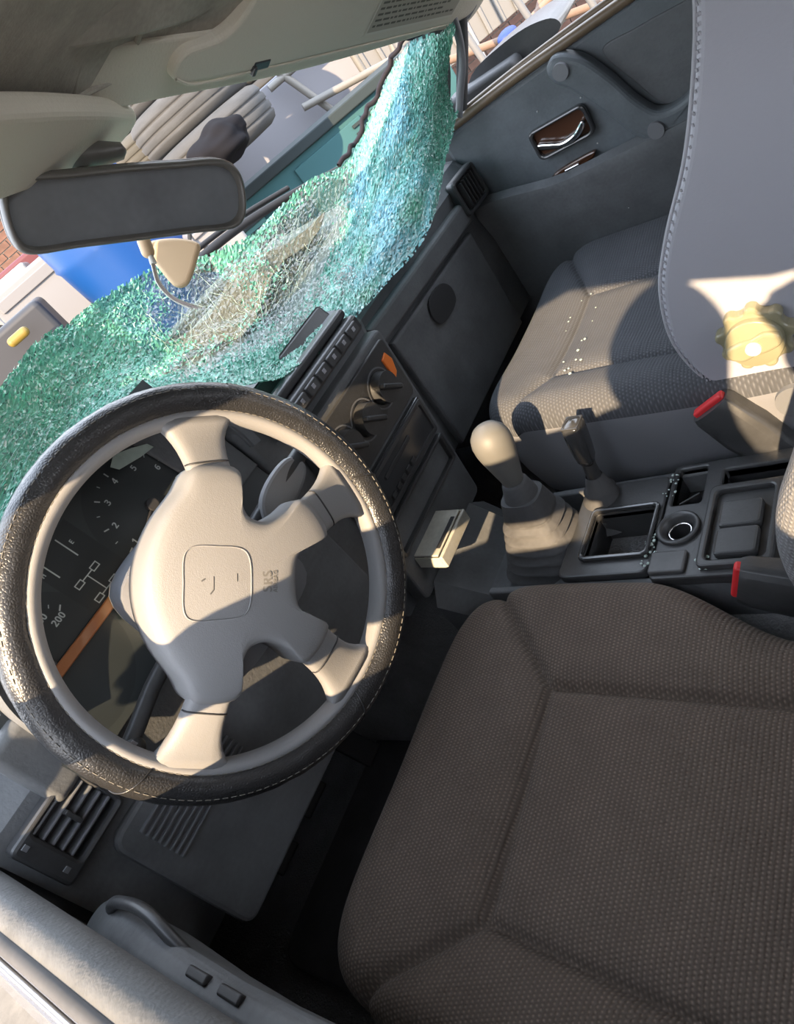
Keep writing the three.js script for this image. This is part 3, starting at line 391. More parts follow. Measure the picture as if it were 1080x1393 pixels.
// ---------------------------------------------------------------- centre console
const con = thing('centre_console', 'dark plastic centre console with open tray, lighter socket and window switches', 'console');
{
  const Y = 0.42, top = (s, th = 0.018) => at(prism(s, th, 0.003), frame(V(0, Y - th, 0), V(1, 0, 0), V(0, 0, -1)));   // shape y = -z
  const plate = rrect(-0.1, -0.62, 0.1, -0.205, 0.01);
  plate.holes.push(rrect(0.024, -0.252, 0.091, -0.212, 0.005), rrect(0.052, -0.45, 0.078, -0.275, 0.003));
  const hole = new THREE.Path(); hole.absarc(-0.02, -0.231, 0.0195, 0, Math.PI * 2, true); plate.holes.push(hole);
  plate.holes.push(rrect(-0.09, -0.56, 0.03, -0.372, 0.006));
  part(mesh('switch_plate', [top(plate)], MAT.trim, con), 'flat top plate of the console');
  const tray = rrect(-0.088, -0.203, 0.085, -0.07, 0.015); tray.holes.push(rrect(-0.06, -0.196, 0.026, -0.102, 0.008)); 
  part(mesh('tray_plate', [top(tray, 0.014)], MAT.trim, con), 'front tray plate');
  const rimS = rrect(-0.064, -0.2, 0.03, -0.098, 0.01); rimS.holes.push(rrect(-0.058, -0.194, 0.024, -0.104, 0.007));
  part(mesh('tray_rim', [at(prism(rimS, 0.008, 0.0025), frame(V(0, Y, 0), V(1, 0, 0), V(0, 0, -1)))], MAT.gloss, con), 'glossy rim of the open tray');
  const well = (n, x0, z0, x1, z1, dp, m, lab) => part(mesh(n, [box(x1 - x0 + 0.01, 0.004, z1 - z0 + 0.01, (x0 + x1) / 2, Y - dp, (z0 + z1) / 2, 0.001), box(0.004, dp, z1 - z0, x0 - 0.002, Y - dp / 2 - 0.004, (z0 + z1) / 2, 0.001), box(0.004, dp, z1 - z0, x1 + 0.002, Y - dp / 2 - 0.004, (z0 + z1) / 2, 0.001), box(x1 - x0, dp, 0.004, (x0 + x1) / 2, Y - dp / 2 - 0.004, z0 - 0.002, 0.001), box(x1 - x0, dp, 0.004, (x0 + x1) / 2, Y - dp / 2 - 0.004, z1 + 0.002, 0.001)], m, con), lab);
  well('tray_well', -0.06, 0.102, 0.026, 0.196, 0.06, MAT.trim, 'open tray well');
  well('coin_pocket', 0.024, 0.212, 0.091, 0.252, 0.045, MAT.trim, 'small coin pocket');
  well('lever_slot', 0.052, 0.275, 0.078, 0.45, 0.04, MAT.black, 'long dark slot beside the switches');
  well('rear_bin', -0.09, 0.372, 0.03, 0.56, 0.09, MAT.black, 'dark storage bin behind the switches');
  mesh('pocket_divider', [at(box(0.003, 0.036, 0.03, 0, 0, 0, 0.001), new THREE.Matrix4().makeTranslation(0.04, 0.395, 0.232).multiply(new THREE.Matrix4().makeRotationY(0.6)))], MAT.trim, con);
  const lighter = part(mesh('lighter_socket', [lathe([[0.0285, 0.0], [0.0285, 0.004], [0.025, 0.006], [0.0195, 0.002], [0.0175, -0.008], [0.0165, -0.01]], 44).translate(-0.02, Y, 0.231)], MAT.trim, con), 'round lighter socket');
  part(mesh('socket_ring', [new THREE.TorusGeometry(0.0145, 0.0014, 10, 40).rotateX(Math.PI / 2).translate(-0.02, Y - 0.006, 0.231)], MAT.chrome, lighter), 'chrome ring in the socket');
  mesh('socket_barrel', [lathe([[0.0135, -0.005], [0.0125, -0.04], [0.0, -0.041]], 32).translate(-0.02, Y, 0.231)], MAT.black, lighter);
  part(mesh('rear_fog_switch', [box(0.034, 0.008, 0.046, -0.077, Y + 0.002, 0.228, 0.003)], MAT.switchFace, con), 'blank grey switch');
  // raised window switch panel
  const fr = rrect(-0.092, -0.352, 0.042, -0.265, 0.012); fr.holes.push(rrect(-0.082, -0.344, 0.032, -0.275, 0.009));
  const wp = part(mesh('window_switch_panel', [at(prism(fr, 0.01, 0.003), frame(V(0, Y - 0.001, 0), V(1, 0, 0), V(0, 0, -1)))], MAT.trim, con), 'window switch panel with raised edge');
  for (const x of [-0.012, -0.056]) {
    const r = rrect(x - 0.021, -0.334, x + 0.021, -0.285, 0.006); r.holes.push(rrect(x - 0.0165, -0.33, x + 0.0165, -0.289, 0.004));
    mesh('switch_surround', [at(prism(r, 0.011, 0.003), frame(V(0, Y, 0), V(1, 0, 0), V(0, 0, -1)))], MAT.trim, wp);
    part(mesh('window_switch', [box(0.031, 0.008, 0.039, x, Y + 0.002, 0.3095, 0.003)], MAT.switchFace, wp), 'grey window rocker switch');
  }
  part(mesh('console_side', [box(0.012, 0.3, 0.68, -0.094, Y - 0.16, 0.29, 0.004), box(0.012, 0.3, 0.68, 0.094, Y - 0.16, 0.29, 0.004)], MAT.dashLow, con), 'side panels of the console');
  part(mesh('front_tunnel_cover', [crease(loft([[-0.15, 0.43, 0.115], [-0.08, 0.375, 0.105], [-0.02, 0.368, 0.1], [0.075, 0.385, 0.098]].map(([z, y, w]) => [V(w, y - 0.3, z), V(w, y - 0.03, z), V(w - 0.03, y, z), V(-w + 0.03, y, z), V(-w, y - 0.03, z), V(-w, y - 0.3, z)])), 0.5)], MAT.dashLow, con), 'tunnel cover in front of the levers');
}
{ // gear lever
  const t = thing('gear_lever', 'gear lever with large egg-shaped knob and pleated rubber boot', 'gear lever');
  const base = V(0.0, 0.375, 0.015), ax = V(0.005, 0.6, 0.04).sub(base).normalize(), M = frame(base, V(1, 0, 0).addScaledVector(ax, -ax.x), V(0, 0, -1));   // local z = along the lever
  const L = frame(base, V(1, 0, 0), V(0, 0, -1)); const q = new THREE.Matrix4().makeRotationFromQuaternion(new THREE.Quaternion().setFromUnitVectors(V(0, 1, 0), ax)).setPosition(base);
  const ring = (w, d, y, r) => Array.from({ length: 48 }, (_, i) => { const th = 2 * Math.PI * i / 48, c = Math.cos(th), s = Math.sin(th), e = 0.62; return V(Math.sign(c) * Math.pow(Math.abs(c), e) * w, y, Math.sign(s) * Math.pow(Math.abs(s), e) * d); });
  const rows = []; for (let i = 0; i <= 32; i++) { const k = i / 32, w = 0.064 + (0.027 - 0.064) * Math.pow(k, 0.8), zig = (i % 4 < 2 ? 0.0035 : -0.0035) * (k < 0.72 ? 1 : 0); rows.push(ring(w + zig, w * 1.1 + zig, 0.13 * k, 0)); }
  part(mesh('boot', [crease(at(loft(rows.reverse(), true, true), q), 0.9)], MAT.rubber, t), 'black pleated rubber boot');
  part(mesh('boot_collar', [at(lathe([[0.0, 0.160], [0.015, 0.160], [0.0195, 0.154], [0.025, 0.132], [0.03, 0.118], [0.032, 0.11]], 40), q)], MAT.rubber, t), 'smooth neck of the boot');
  part(mesh('knob', [at(lathe([[0, 0.262], [0.01, 0.2605], [0.019, 0.2555], [0.0255, 0.247], [0.0285, 0.236], [0.0285, 0.224], [0.026, 0.208], [0.021, 0.186], [0.0165, 0.166], [0.0148, 0.152], [0.0, 0.150]], 48), q)], P([0.13, 0.128, 0.12], { roughness: 0.55 }), t), 'smooth egg-shaped knob');
}
{ // transfer case lever
  const t = thing('transfer_lever', 'short transfer lever with flattened black knob beside gear lever', 'gear lever');
  const b = V(0.06, 0.378, 0.098), ax = V(0.068, 0.54, 0.118).sub(b).normalize(), q = new THREE.Matrix4().makeRotationFromQuaternion(new THREE.Quaternion().setFromUnitVectors(V(0, 1, 0), ax)).setPosition(b);
  part(mesh('boot', [at(lathe([[0.012, 0.085], [0.014, 0.08], [0.02, 0.06], [0.024, 0.058], [0.022, 0.05], [0.03, 0.04], [0.028, 0.03], [0.036, 0.02], [0.034, 0.01], [0.042, 0.0]], 40), q)], MAT.rubber, t), 'small black rubber boot');
  mesh('shaft', [at(new THREE.CylinderGeometry(0.009, 0.011, 0.05, 20).translate(0, 0.1, 0), q)], MAT.trim, t);
  const kr = [[0.010, 0.009, 0.11], [0.0145, 0.012, 0.12], [0.0165, 0.0135, 0.14], [0.0175, 0.0145, 0.165], [0.017, 0.014, 0.178], [0.013, 0.011, 0.184], [0.004, 0.004, 0.186]];
  part(mesh('knob', [at(loft(kr.map(([w, d, y]) => Array.from({ length: 32 }, (_, i) => { const th = 2 * Math.PI * i / 32, c = Math.cos(th), s = Math.sin(th); return V(Math.sign(c) * Math.pow(Math.abs(c), 0.6) * w, y, Math.sign(s) * Math.pow(Math.abs(s), 0.6) * d); })).reverse(), true, true), q)], MAT.gloss, t), 'shiny flattened black knob');
  mesh('knob_cap', [at(box(0.03, 0.003, 0.024, 0, 0.182, 0, 0.001), q)], MAT.trim, t);
}
// ---------------------------------------------------------------- seats
function rrPoint(th, x0, x1, z0, z1, r) {                             // boundary of a rounded rectangle in direction th from its middle
  const hx = (x1 - x0) / 2, hz = (z1 - z0) / 2, c = Math.cos(th), s = Math.sin(th), e = 5.5;
  const k = 1 / Math.pow(Math.pow(Math.abs(c) / hx, e) + Math.pow(Math.abs(s) / hz, e), 1 / e); return [(x0 + x1) / 2 + c * k, (z0 + z1) / 2 + s * k];
}
function segDist(x, z, a, b) { const dx = b[0] - a[0], dz = b[1] - a[1], t = Math.max(0, Math.min(1, ((x - a[0]) * dx + (z - a[1]) * dz) / (dx * dx + dz * dz))); return Math.hypot(x - a[0] - t * dx, z - a[1] - t * dz); }
function cushion(parent, o, mat, skirtMat) {
  const { x0, x1, z0, z1, y, base, R } = o, mx = (x0 + x1) / 2, mz = (z0 + z1) / 2, nT = 420, nS = 110;
  const ins = o.insert, lines = [[ins[0], ins[1]], [ins[1], ins[2]], [ins[3], ins[0]], [ins[0], o.cornerL], [ins[1], o.cornerR]];
  const inside = (x, z) => { let c = false; for (let i = 0, j = 3; i < 4; j = i++) { const a = ins[i], b = ins[j]; if ((a[1] > z) !== (b[1] > z) && x < (b[0] - a[0]) * (z - a[1]) / (b[1] - a[1]) + a[0]) c = !c; } return c; };
  const pos = [], uv = [];
  for (let i = 0; i <= nS; i++) { const s = i <= nS - 20 ? 0.9 * Math.pow(i / (nS - 20), 0.9) : 0.9 + 0.1 * Math.sin((i - nS + 20) / 20 * Math.PI / 2);
    for (let j = 0; j < nT; j++) {
      const th = 2 * Math.PI * j / nT, [bx0, bz] = rrPoint(th, x0, x1, z0, z1), bx = bx0 > mx && o.waist ? bx0 - 0.075 * sm((bz - 0.2) / 0.2) * (bx0 - mx) / (x1 - mx) : bx0, x = mx + (bx - mx) * s, z = mz + (bz - mz) * s, d = (1 - s) * Math.hypot(bx - mx, bz - mz);
      let h = y(x, z); let g = 9; for (const [a, b] of lines) g = Math.min(g, segDist(x, z, a, b));
      h -= o.groove * Math.exp(-Math.pow(g / 0.0055, 2)) + o.groove * 0.9 * Math.exp(-Math.pow(g / 0.02, 2));
      if (d < R) h -= R - Math.sqrt(Math.max(0, R * R - (R - d) * (R - d)));
      h += 0.0022 * PN.noise(x * 9, z * 9, 3.3);
      pos.push(x, h, z); uv.push(x, z);
    } }
  const sets = { cushion_insert: [], front_bolster: [], left_bolster: [], right_bolster: [] };
  for (let i = 0; i < nS; i++) for (let j = 0; j < nT; j++) {
    const a = i * nT + j, b = i * nT + (j + 1) % nT, c = a + nT, d = b + nT, x = (pos[3 * a] + pos[3 * d]) / 2, z = (pos[3 * a + 2] + pos[3 * d + 2]) / 2;
    const side = (p, q) => (q[0] - p[0]) * (z - p[1]) - (q[1] - p[1]) * (x - p[0]);
    const k = inside(x, z) ? 'cushion_insert' : (x < ins[0][0] || x < mx) && (side(ins[0], o.cornerL) < 0 || z > ins[0][1]) && x < mx ? 'left_bolster' : x > mx && (side(ins[1], o.cornerR) > 0 || z > ins[1][1]) ? 'right_bolster' : 'front_bolster';
    sets[k].push(a, d, b, a, c, d);
  }
  const full = new THREE.BufferGeometry(); full.setAttribute('position', new THREE.Float32BufferAttribute(pos, 3)); full.setAttribute('uv', new THREE.Float32BufferAttribute(uv, 2)); full.setIndex(Object.values(sets).flat()); full.computeVertexNormals();
  for (const k in sets) if (sets[k].length) { const g = new THREE.BufferGeometry(); for (const n of ['position', 'normal', 'uv']) g.setAttribute(n, full.attributes[n]); g.setIndex(sets[k]); mesh(k, g.toNonIndexed(), mat, parent); }
  const rows = []; const last = nS * nT; for (const [dy, k] of [[0, 1], [0.012, 1.004], [0.05, 1.0], [0.1, 0.985], [0.16, 0.95]]) { const r = []; for (let j = 0; j < nT; j += 3) { const x = pos[3 * (last + j)], h = pos[3 * (last + j) + 1], z = pos[3 * (last + j) + 2]; r.push(V(mx + (x - mx) * k, Math.max(base, h - dy), mz + (z - mz) * k)); } rows.push(r); }
  mesh('seat_skirt', [loft(rows.reverse(), true)], skirtMat, parent);
  mesh('seat_frame', [box(x1 - x0 - 0.08, 0.1, z1 - z0 - 0.1, mx, base - 0.03, mz, 0.01), box(0.03, base - 0.1, z1 - z0 - 0.2, x0 + 0.09, base / 2 + 0.04, mz, 0.004), box(0.03, base - 0.1, z1 - z0 - 0.2, x1 - 0.09, base / 2 + 0.04, mz, 0.004)], MAT.trim, parent);
}
const driverSeat = thing('car_seat', 'brown-grey cloth driver seat with seamed cushion in front of steering wheel', 'car seat');
{
  const y = (x, z) => 0.432 + 0.016 * Math.pow(Math.abs(x + 0.375) / 0.27, 3) - 0.03 * sm((z - 0.15) / 0.35) * (1 - 0.4 * Math.abs(x + 0.375) / 0.27) + 0.012 * sm((0.2 - z) / 0.2);
  cushion(driverSeat, { x0: -0.655, x1: -0.098, z0: -0.078, z1: 0.62, y, base: 0.27, R: 0.055, groove: 0.010, insert: [[-0.53, 0.13], [-0.262, 0.118], [-0.25, 0.7], [-0.58, 0.7]], cornerL: [-0.66, -0.01], cornerR: [-0.1, -0.02], waist: true }, MAT.clothD, MAT.skirt);
  // backrest, reclined
  const bp = (f) => f; const prof = [[0.44, 0.36], [0.458, 0.46], [0.50, 0.6], [0.60, 0.82], [0.70, 1.02], [0.745, 1.07], [0.80, 1.06], [0.80, 1.0], [0.70, 0.78], [0.62, 0.55], [0.60, 0.40], [0.52, 0.34]];
  mesh('backrest', [at(prism(poly(spline2(prof, 90)), 0.46, 0.04, 5), frame(V(-0.145, 0, 0), V(0, 0, 1), V(0, 1, 0)))], MAT.clothD, driverSeat);
  const bol = [[0.46, 0.40], [0.392, 0.44], [0.386, 0.50], [0.398, 0.555], [0.425, 0.61], [0.50, 0.75], [0.60, 0.92], [0.66, 0.95], [0.66, 0.8], [0.56, 0.5]];
  part(mesh('backrest_bolster', [at(prism(poly(spline2(bol, 80)), 0.075, 0.03, 5), frame(V(-0.095, 0, 0), V(0, 0, 1), V(0, 1, 0)))], P([0.3, 0.3, 0.31], { roughness: 0.95, map: weave(41, 0.75, 1.0, [1, 1, 1]), bumpMap: weaveBump, bumpScale: 0.001 }), driverSeat), 'pale grey backrest bolster');
}
const passengerSeat = thing('car_seat', 'grey passenger seat with smooth side panel and round adjuster dial', 'car seat');
{
  const y = (x, z) => 0.535 + 0.022 * Math.pow(Math.abs(x - 0.4) / 0.26, 2) - 0.02 * sm((z - 0.05) / 0.3) + 0.008 * sm((0.1 - z) / 0.15);
  cushion(passengerSeat, { x0: 0.128, x1: 0.655, z0: -0.105, z1: 0.5, y, base: 0.36, R: 0.05, groove: 0.007, insert: [[0.225, 0.03], [0.46, 0.03], [0.5, 0.6], [0.215, 0.6]], cornerL: [0.12, -0.04], cornerR: [0.66, -0.07] }, MAT.clothP, MAT.skirt);
  const prof = [[0.415, 0.931], [0.393, 0.875], [0.356, 0.801], [0.305, 0.724], [0.274, 0.664], [0.26, 0.588], [0.277, 0.52], [0.311, 0.484], [0.368, 0.472], [0.45, 0.49], [0.52, 0.56], [0.58, 0.7], [0.63, 0.9], [0.66, 1.08], [0.60, 1.12], [0.5, 1.11], [0.44, 1.03]];
  const sp = spline2(prof, 140), F = frame(V(0.158, 0, 0), V(0, 0, 1), V(0, 1, 0));
  mesh('backrest', [at(prism(poly(sp), 0.46, 0.012, 3), frame(V(0.62, 0, 0), V(0, 0, 1), V(0, 1, 0)))], MAT.clothP, passengerSeat);
  part(mesh('side_panel', [at(prism(poly(sp.map(([z, q]) => [0.45 + (z - 0.45) * 0.985, 0.77 + (q - 0.77) * 0.985])), 0.02, 0.008, 4), F)], MAT.vinyl, passengerSeat), 'smooth blue-grey vinyl side panel');
  const pipe = mesh('piping', [tube(sp.map(([z, q]) => V(0.147, q, z)), 0.0028, 280, true, 8)], MAT.piping, passengerSeat); part(pipe, 'stitched pale piping along the backrest edge');
  const st = []; for (let i = 0; i < 260; i++) { const k = i / 260 * sp.length, a = sp[Math.floor(k) % sp.length], b = sp[(Math.floor(k) + 1) % sp.length], f = k % 1, z = a[0] + (b[0] - a[0]) * f, q = a[1] + (b[1] - a[1]) * f, g = i % 2 ? 0.008 : 0.004, dz = 0.45 - z, dy = 0.77 - q, l = Math.hypot(dz, dy); st.push(box(0.0015, 0.0035, 0.0022, 0.1395, q + dy / l * g, z + dz / l * g, 0.0004, 1)); }
  mesh('stitching', st, MAT.piping, pipe);
  // adjuster dial
  const D = frame(V(0.139, 0.576, 0.357), V(0, 0, 1), V(0, 1, 0)), lob = (r, a, n, m) => Array.from({ length: 144 }, (_, i) => { const th = 2 * Math.PI * i / 144, w = Math.cos(n * th), q = r + a * Math.sign(w) * Math.pow(Math.abs(w), m); return [q * Math.cos(th), q * Math.sin(th)]; });
  const dial = part(mesh('adjuster_dial', [at(prism(poly(lob(0.0405, 0.0035, 9, 0.6)), 0.018, 0.004, 3), D)], MAT.dial, passengerSeat), 'pale lobed plastic adjuster dial');
  mesh('dial_disc', [at(lathe([[0, 0.031], [0.004, 0.0312], [0.0305, 0.027], [0.032, 0.024], [0.032, 0.0]], 60).rotateX(Math.PI / 2), D)], MAT.dial, dial);
  mesh('dial_grip', [at(prism(poly(spline2([[-0.029, 0.004], [-0.012, 0.011], [0.0, 0.012], [0.016, 0.016], [0.03, 0.008], [0.029, -0.004], [0.012, -0.011], [0, -0.012], [-0.016, -0.016], [-0.03, -0.008]], 70)), 0.012, 0.004, 3), D.clone().multiply(new THREE.Matrix4().makeTranslation(0, 0, 0.022)))], MAT.dial, dial);
  part(mesh('dial_cap', [at(new THREE.CylinderGeometry(0.0085, 0.009, 0.003, 32).rotateX(Math.PI / 2).translate(0, 0, 0.035), D)], MAT.white, dial), 'pale oval centre cap');
  part(mesh('recline_hinge', [new THREE.CylinderGeometry(0.024, 0.026, 0.02, 36).rotateZ(Math.PI / 2).translate(0.133, 0.47, 0.372)], MAT.grey, passengerSeat), 'round hinge cover');
}
{ // belt buckles
  const mk = (name, lab, M, w) => {
    const t = thing(name, lab, 'belt buckle', 'front seat belt buckles'); 
    mesh('buckle_body', [at(crease(loft([[0, 0.014, 0.026], [0.06, 0.016, 0.03], [0.11, 0.013, 0.028], [0.118, 0.011, 0.026]].map(([y, a, b]) => spline2([[-b, -a], [-b, a], [b, a], [b, -a]].map(([p, q]) => [p, q]), 24).map(([p, q]) => V(q, y, p))).reverse(), true, true), 0.8), M)], MAT.trim, t);
    part(mesh('release_button', [at(box(0.014, 0.014, 0.05, 0, 0.118, 0, 0.004), M)], MAT.red, t), 'red release button');
    mesh('stalk', [at(box(0.012, 0.1, 0.035, 0, -0.04, 0, 0.004), M)], MAT.black, t);
    return t;
  };
  const rot = (x, y, z, ax, p) => new THREE.Matrix4().makeRotationFromEuler(new THREE.Euler(ax, p, 0)).setPosition(x, y, z);
  mk('belt_buckle', 'belt buckle with red button standing beside the passenger seat', rot(0.118, 0.395, 0.335, -0.5, 0), 1);
  mk('belt_buckle', 'belt buckle with red button lying beside the driver seat cushion', rot(-0.115, 0.385, 0.43, -1.2, 0.1), 1);
}
// ---------------------------------------------------------------- sun visors, mirror and what hangs from it
{
  const F = frame(V(0.1, 1.144, -0.05), V(1, -0.26, 0), V(0, 0.40, 0.92));
  const t = thing('sun_visor', 'grey-beige passenger sun visor with warning label, folded up', 'sun visor', 'sun visors');
  const s = new THREE.Shape(); s.moveTo(-0.066, 0.012); s.lineTo(0.05, 0.008); s.lineTo(0.56, 0.008); s.quadraticCurveTo(0.6, 0.012, 0.6, 0.03); s.lineTo(0.6, 0.13); s.quadraticCurveTo(0.59, 0.16, 0.55, 0.16); s.lineTo(0.06, 0.16); s.quadraticCurveTo(0.02, 0.155, 0.002, 0.12); s.quadraticCurveTo(-0.008, 0.07, -0.04, 0.06); s.lineTo(-0.075, 0.056); s.quadraticCurveTo(-0.098, 0.052, -0.097, 0.03); s.quadraticCurveTo(-0.094, 0.015, -0.066, 0.012);
  mesh('visor_board', [at(prism(s, 0.018, 0.006, 4), F)], MAT.visor, t);
  { const h = structure(group('trim_5'), 'grey-beige windscreen header panel below the visors'); mesh('header_panel', [at(prism(poly(spline2([[-0.36, 0.03], [-0.25, -0.012], [-0.154, -0.009], [-0.075, -0.011], [0.042, -0.017], [0.161, -0.02], [0.337, -0.017], [0.5, -0.011], [0.64, -0.004], [0.64, 0.05], [0.3, 0.06], [0, 0.06], [-0.3, 0.06]], 120)), 0.014, 0.004, 3), F.clone().setPosition(0.1, 1.144 + 0.006, -0.05 - 0.003))], MAT.visor, h); }
  mesh('edge_piping', [at(tube([V(-0.092, 0.024, 0.018), V(-0.066, 0.0125, 0.0175), V(0.05, 0.009, 0.017), V(0.3, 0.0085, 0.017), V(0.56, 0.0085, 0.016)], 0.0018, 60), F)], MAT.visor, t);
  part(mesh('clip_notch', [at(box(0.03, 0.012, 0.004, 0.052, 0.016, 0.017, 0.002), F), at(box(0.006, 0.012, 0.008, 0.038, 0.012, 0.019, 0.002), F)], MAT.trim, t), 'dark clip notch in the visor edge');
  // warning label: flat print of small lines
  const cv = document.createElement('canvas'); cv.width = 512; cv.height = 160; const c = cv.getContext('2d'); c.fillStyle = '#a8a396'; c.fillRect(0, 0, 512, 160); c.strokeStyle = '#cfcbbf'; c.lineWidth = 8; c.strokeRect(4, 4, 504, 152);
  c.fillStyle = '#5d5a53'; for (let r = 0; r < 7; r++) { let x = 22; while (x < 470 - (r % 3) * 40) { const w = 8 + 26 * rnd(); c.fillRect(x, 22 + r * 18, w, 7); x += w + 7; } }
  const tx = new THREE.CanvasTexture(cv); tx.colorSpace = THREE.SRGBColorSpace;
  const lb = new THREE.Mesh(at(new THREE.PlaneGeometry(0.255, 0.075).translate(0.392, 0.062, 0.0187), F), P([1, 1, 1], { map: tx, roughness: 0.7 })); lb.name = 'warning_label'; lb.castShadow = lb.receiveShadow = true; t.add(lb); part(lb, 'pale warning label with small print');
  mesh('pivot_bracket', [at(box(0.05, 0.03, 0.02, 0.585, 0.02, 0.006, 0.006), F)], MAT.trim, t);
  const D = thing('sun_visor', 'grey-beige driver sun visor tilted down beside the mirror', 'sun visor', 'sun visors');
  const G = frame(V(-0.2, 1.19, -0.03), V(1, 0, 0), V(0, 0.15, 0.99));
  mesh('visor_board', [at(prism(poly(spline2([[-0.25, 0.2], [-0.12, 0.16], [-0.04, 0.112], [0.08, 0.03], [0.15, -0.022], [0.19, -0.055], [0.194, -0.075], [0.175, -0.1], [0.14, -0.108], [0.08, -0.082], [0.0, -0.032], [-0.15, 0.05], [-0.3, 0.14]], 100)), 0.024, 0.009, 4), G)], MAT.visor, D);
}
{
  const B = thing('mirror_mount', 'dark beige ceiling foot of the rear-view mirror', 'mirror mount');
  const pts = [[V(-0.150, 1.192, -0.098), 0.010], [V(-0.132, 1.178, -0.09), 0.013], [V(-0.112, 1.164, -0.08), 0.0145], [V(-0.096, 1.152, -0.068), 0.0135], [V(-0.082, 1.142, -0.056), 0.009], [V(-0.079, 1.14, -0.054), 0.002]];
  const d = V(0.07, -0.05, 0.045).normalize(), e1 = V(0, 1, 0).addScaledVector(d, -d.y).normalize(), e2 = V().crossVectors(d, e1);
  mesh('foot', [loft(pts.map(([p, r]) => Array.from({ length: 24 }, (_, i) => { const a = -2 * Math.PI * i / 24; return p.clone().addScaledVector(e1, Math.cos(a) * r * 0.9).addScaledVector(e2, Math.sin(a) * r * 1.4); })), true, true)], MAT.mirrorCase, B);
  mesh('ball_stem', [bar(V(-0.118, 1.165, -0.084), V(-0.128, 1.118, -0.062), 0.006, 14)], MAT.trim, B);
  mesh('ceiling_stem', [bar(V(-0.13, 1.176, -0.09), V(-0.1, 1.215, -0.04), 0.011, 14)], MAT.mirrorCase, B);
}
{
  const t = thing('rear_view_mirror', 'dusty rear-view mirror with dark grey rounded frame', 'mirror');
  const L = V(-0.228, 1.160, -0.072), Rr = V(-0.034, 1.042, -0.008), m = L.clone().add(Rr).multiplyScalar(0.5), u = Rr.clone().sub(L).normalize();
  const n = V(-0.617, -0.256, 0.845);   // the glass faces the driver
   n.addScaledVector(u, -n.dot(u)).normalize(); const v = V().crossVectors(n, u); t.applyMatrix4(new THREE.Matrix4().makeBasis(u, v, n).setPosition(m));
  const w = 0.118, h = 0.034, o = spline2([[-w, -h * 0.72], [-w + 0.008, -h * 0.98], [-w * 0.5, -h], [w * 0.5, -h * 1.0], [w - 0.01, -h * 0.96], [w + 0.001, -h * 0.6], [w + 0.001, h * 0.5], [w - 0.012, h * 0.96], [w * 0.4, h * 1.06], [-w * 0.5, h * 1.02], [-w + 0.012, h * 0.95], [-w, h * 0.6]], 100);
  const sc = (k, kh) => o.map(([x, y]) => [x * k, y * kh]);
  mesh('frame', [loft([[1, 1, 0.0], [1, 1, 0.007], [0.99, 0.97, 0.012], [0.972, 0.915, 0.0145], [0.955, 0.86, 0.0135], [0.945, 0.82, 0.0095], [0.94, 0.805, 0.005]].map(([k, kh, z]) => sc(k, kh).map(([x, y]) => V(x, y, z))), true)], MAT.mirrorCase, t);
  mesh('back_shell', [loft([[1, 1, 0.004], [1, 1, -0.004], [0.96, 0.9, -0.016], [0.8, 0.7, -0.026], [0.4, 0.3, -0.03]].map(([k, kh, z]) => sc(k, kh).map(([x, y]) => V(x, y, z))).reverse(), true, true)], MAT.mirrorCase, t);
  const dirtC = tex(256, (a, b) => { const q = 0.85 + 0.12 * tn(a, b, 5, 64) + 0.06 * tn(a, b, 23, 65); return [q, q, q * 0.99]; }, true, 6);
  const gl = part(mesh('mirror_glass', [prism(poly(sc(0.95, 0.83)), 0.006, 0.0005)], P([0.15, 0.163, 0.18], { roughness: 0.5, map: dirtC, clearcoat: 0.35, clearcoatRoughness: 0.35 }), t), 'dusty mirror glass');
}
{ // torn lamp wiring under the mirror
  const t = thing('hanging_wire', 'beige plug with twisted pale wires hanging below the mirror', 'wire');
  mesh('plug', [new THREE.CapsuleGeometry(0.0075, 0.012, 6, 18).rotateZ(-0.5).translate(-0.102, 1.061, -0.107)], MAT.beige, t);
  mesh('sleeve', [new THREE.CylinderGeometry(0.003, 0.004, 0.012, 12).rotateZ(-0.5).translate(-0.109, 1.048, -0.105)], MAT.pale, t);
  for (const k of [0, 1, 2]) mesh('wire', [tube([V(-0.109 + k * 0.002, 1.05, -0.105), V(-0.118 + k * 0.002, 1.039, -0.105), V(-0.128 + k * 0.002, 1.025, -0.103), V(-0.134 + k * 0.002, 1.005, -0.094), V(-0.134 + k * 0.004, 0.985 - k * 0.003, -0.078 + k * 0.002)], 0.0011, 40, false, 6)], k === 1 ? P([0.45, 0.36, 0.34]) : MAT.pale, t);
  mesh('upper_wire', [tube([V(-0.115, 1.09, -0.09), V(-0.105, 1.075, -0.10), V(-0.101, 1.065, -0.107)], 0.0012, 20, false, 6)], MAT.pale, t);
  const c = thing('wire_cover', 'torn beige plastic cover hanging behind the rear-view mirror', 'plastic cover');
  mesh('cover_shell', [at(prism(poly(spline2([[-0.014, 0.03], [0.004, 0.028], [0.034, 0.012], [0.045, -0.002], [0.034, -0.014], [0.006, -0.034], [-0.006, -0.03], [-0.012, 0.0]], 60)), 0.012, 0.005, 4), frame(V(-0.058, 1.028, -0.155), V(0.72, -0.15, 0.62), V(0.3, 0.9, -0.2)))], MAT.beige, c);
  mesh('cover_wire', [tube([V(-0.07, 1.06, -0.15), V(-0.078, 1.075, -0.14), V(-0.083, 1.09, -0.125)], 0.0014, 20, false, 6)], MAT.pale, c);
}
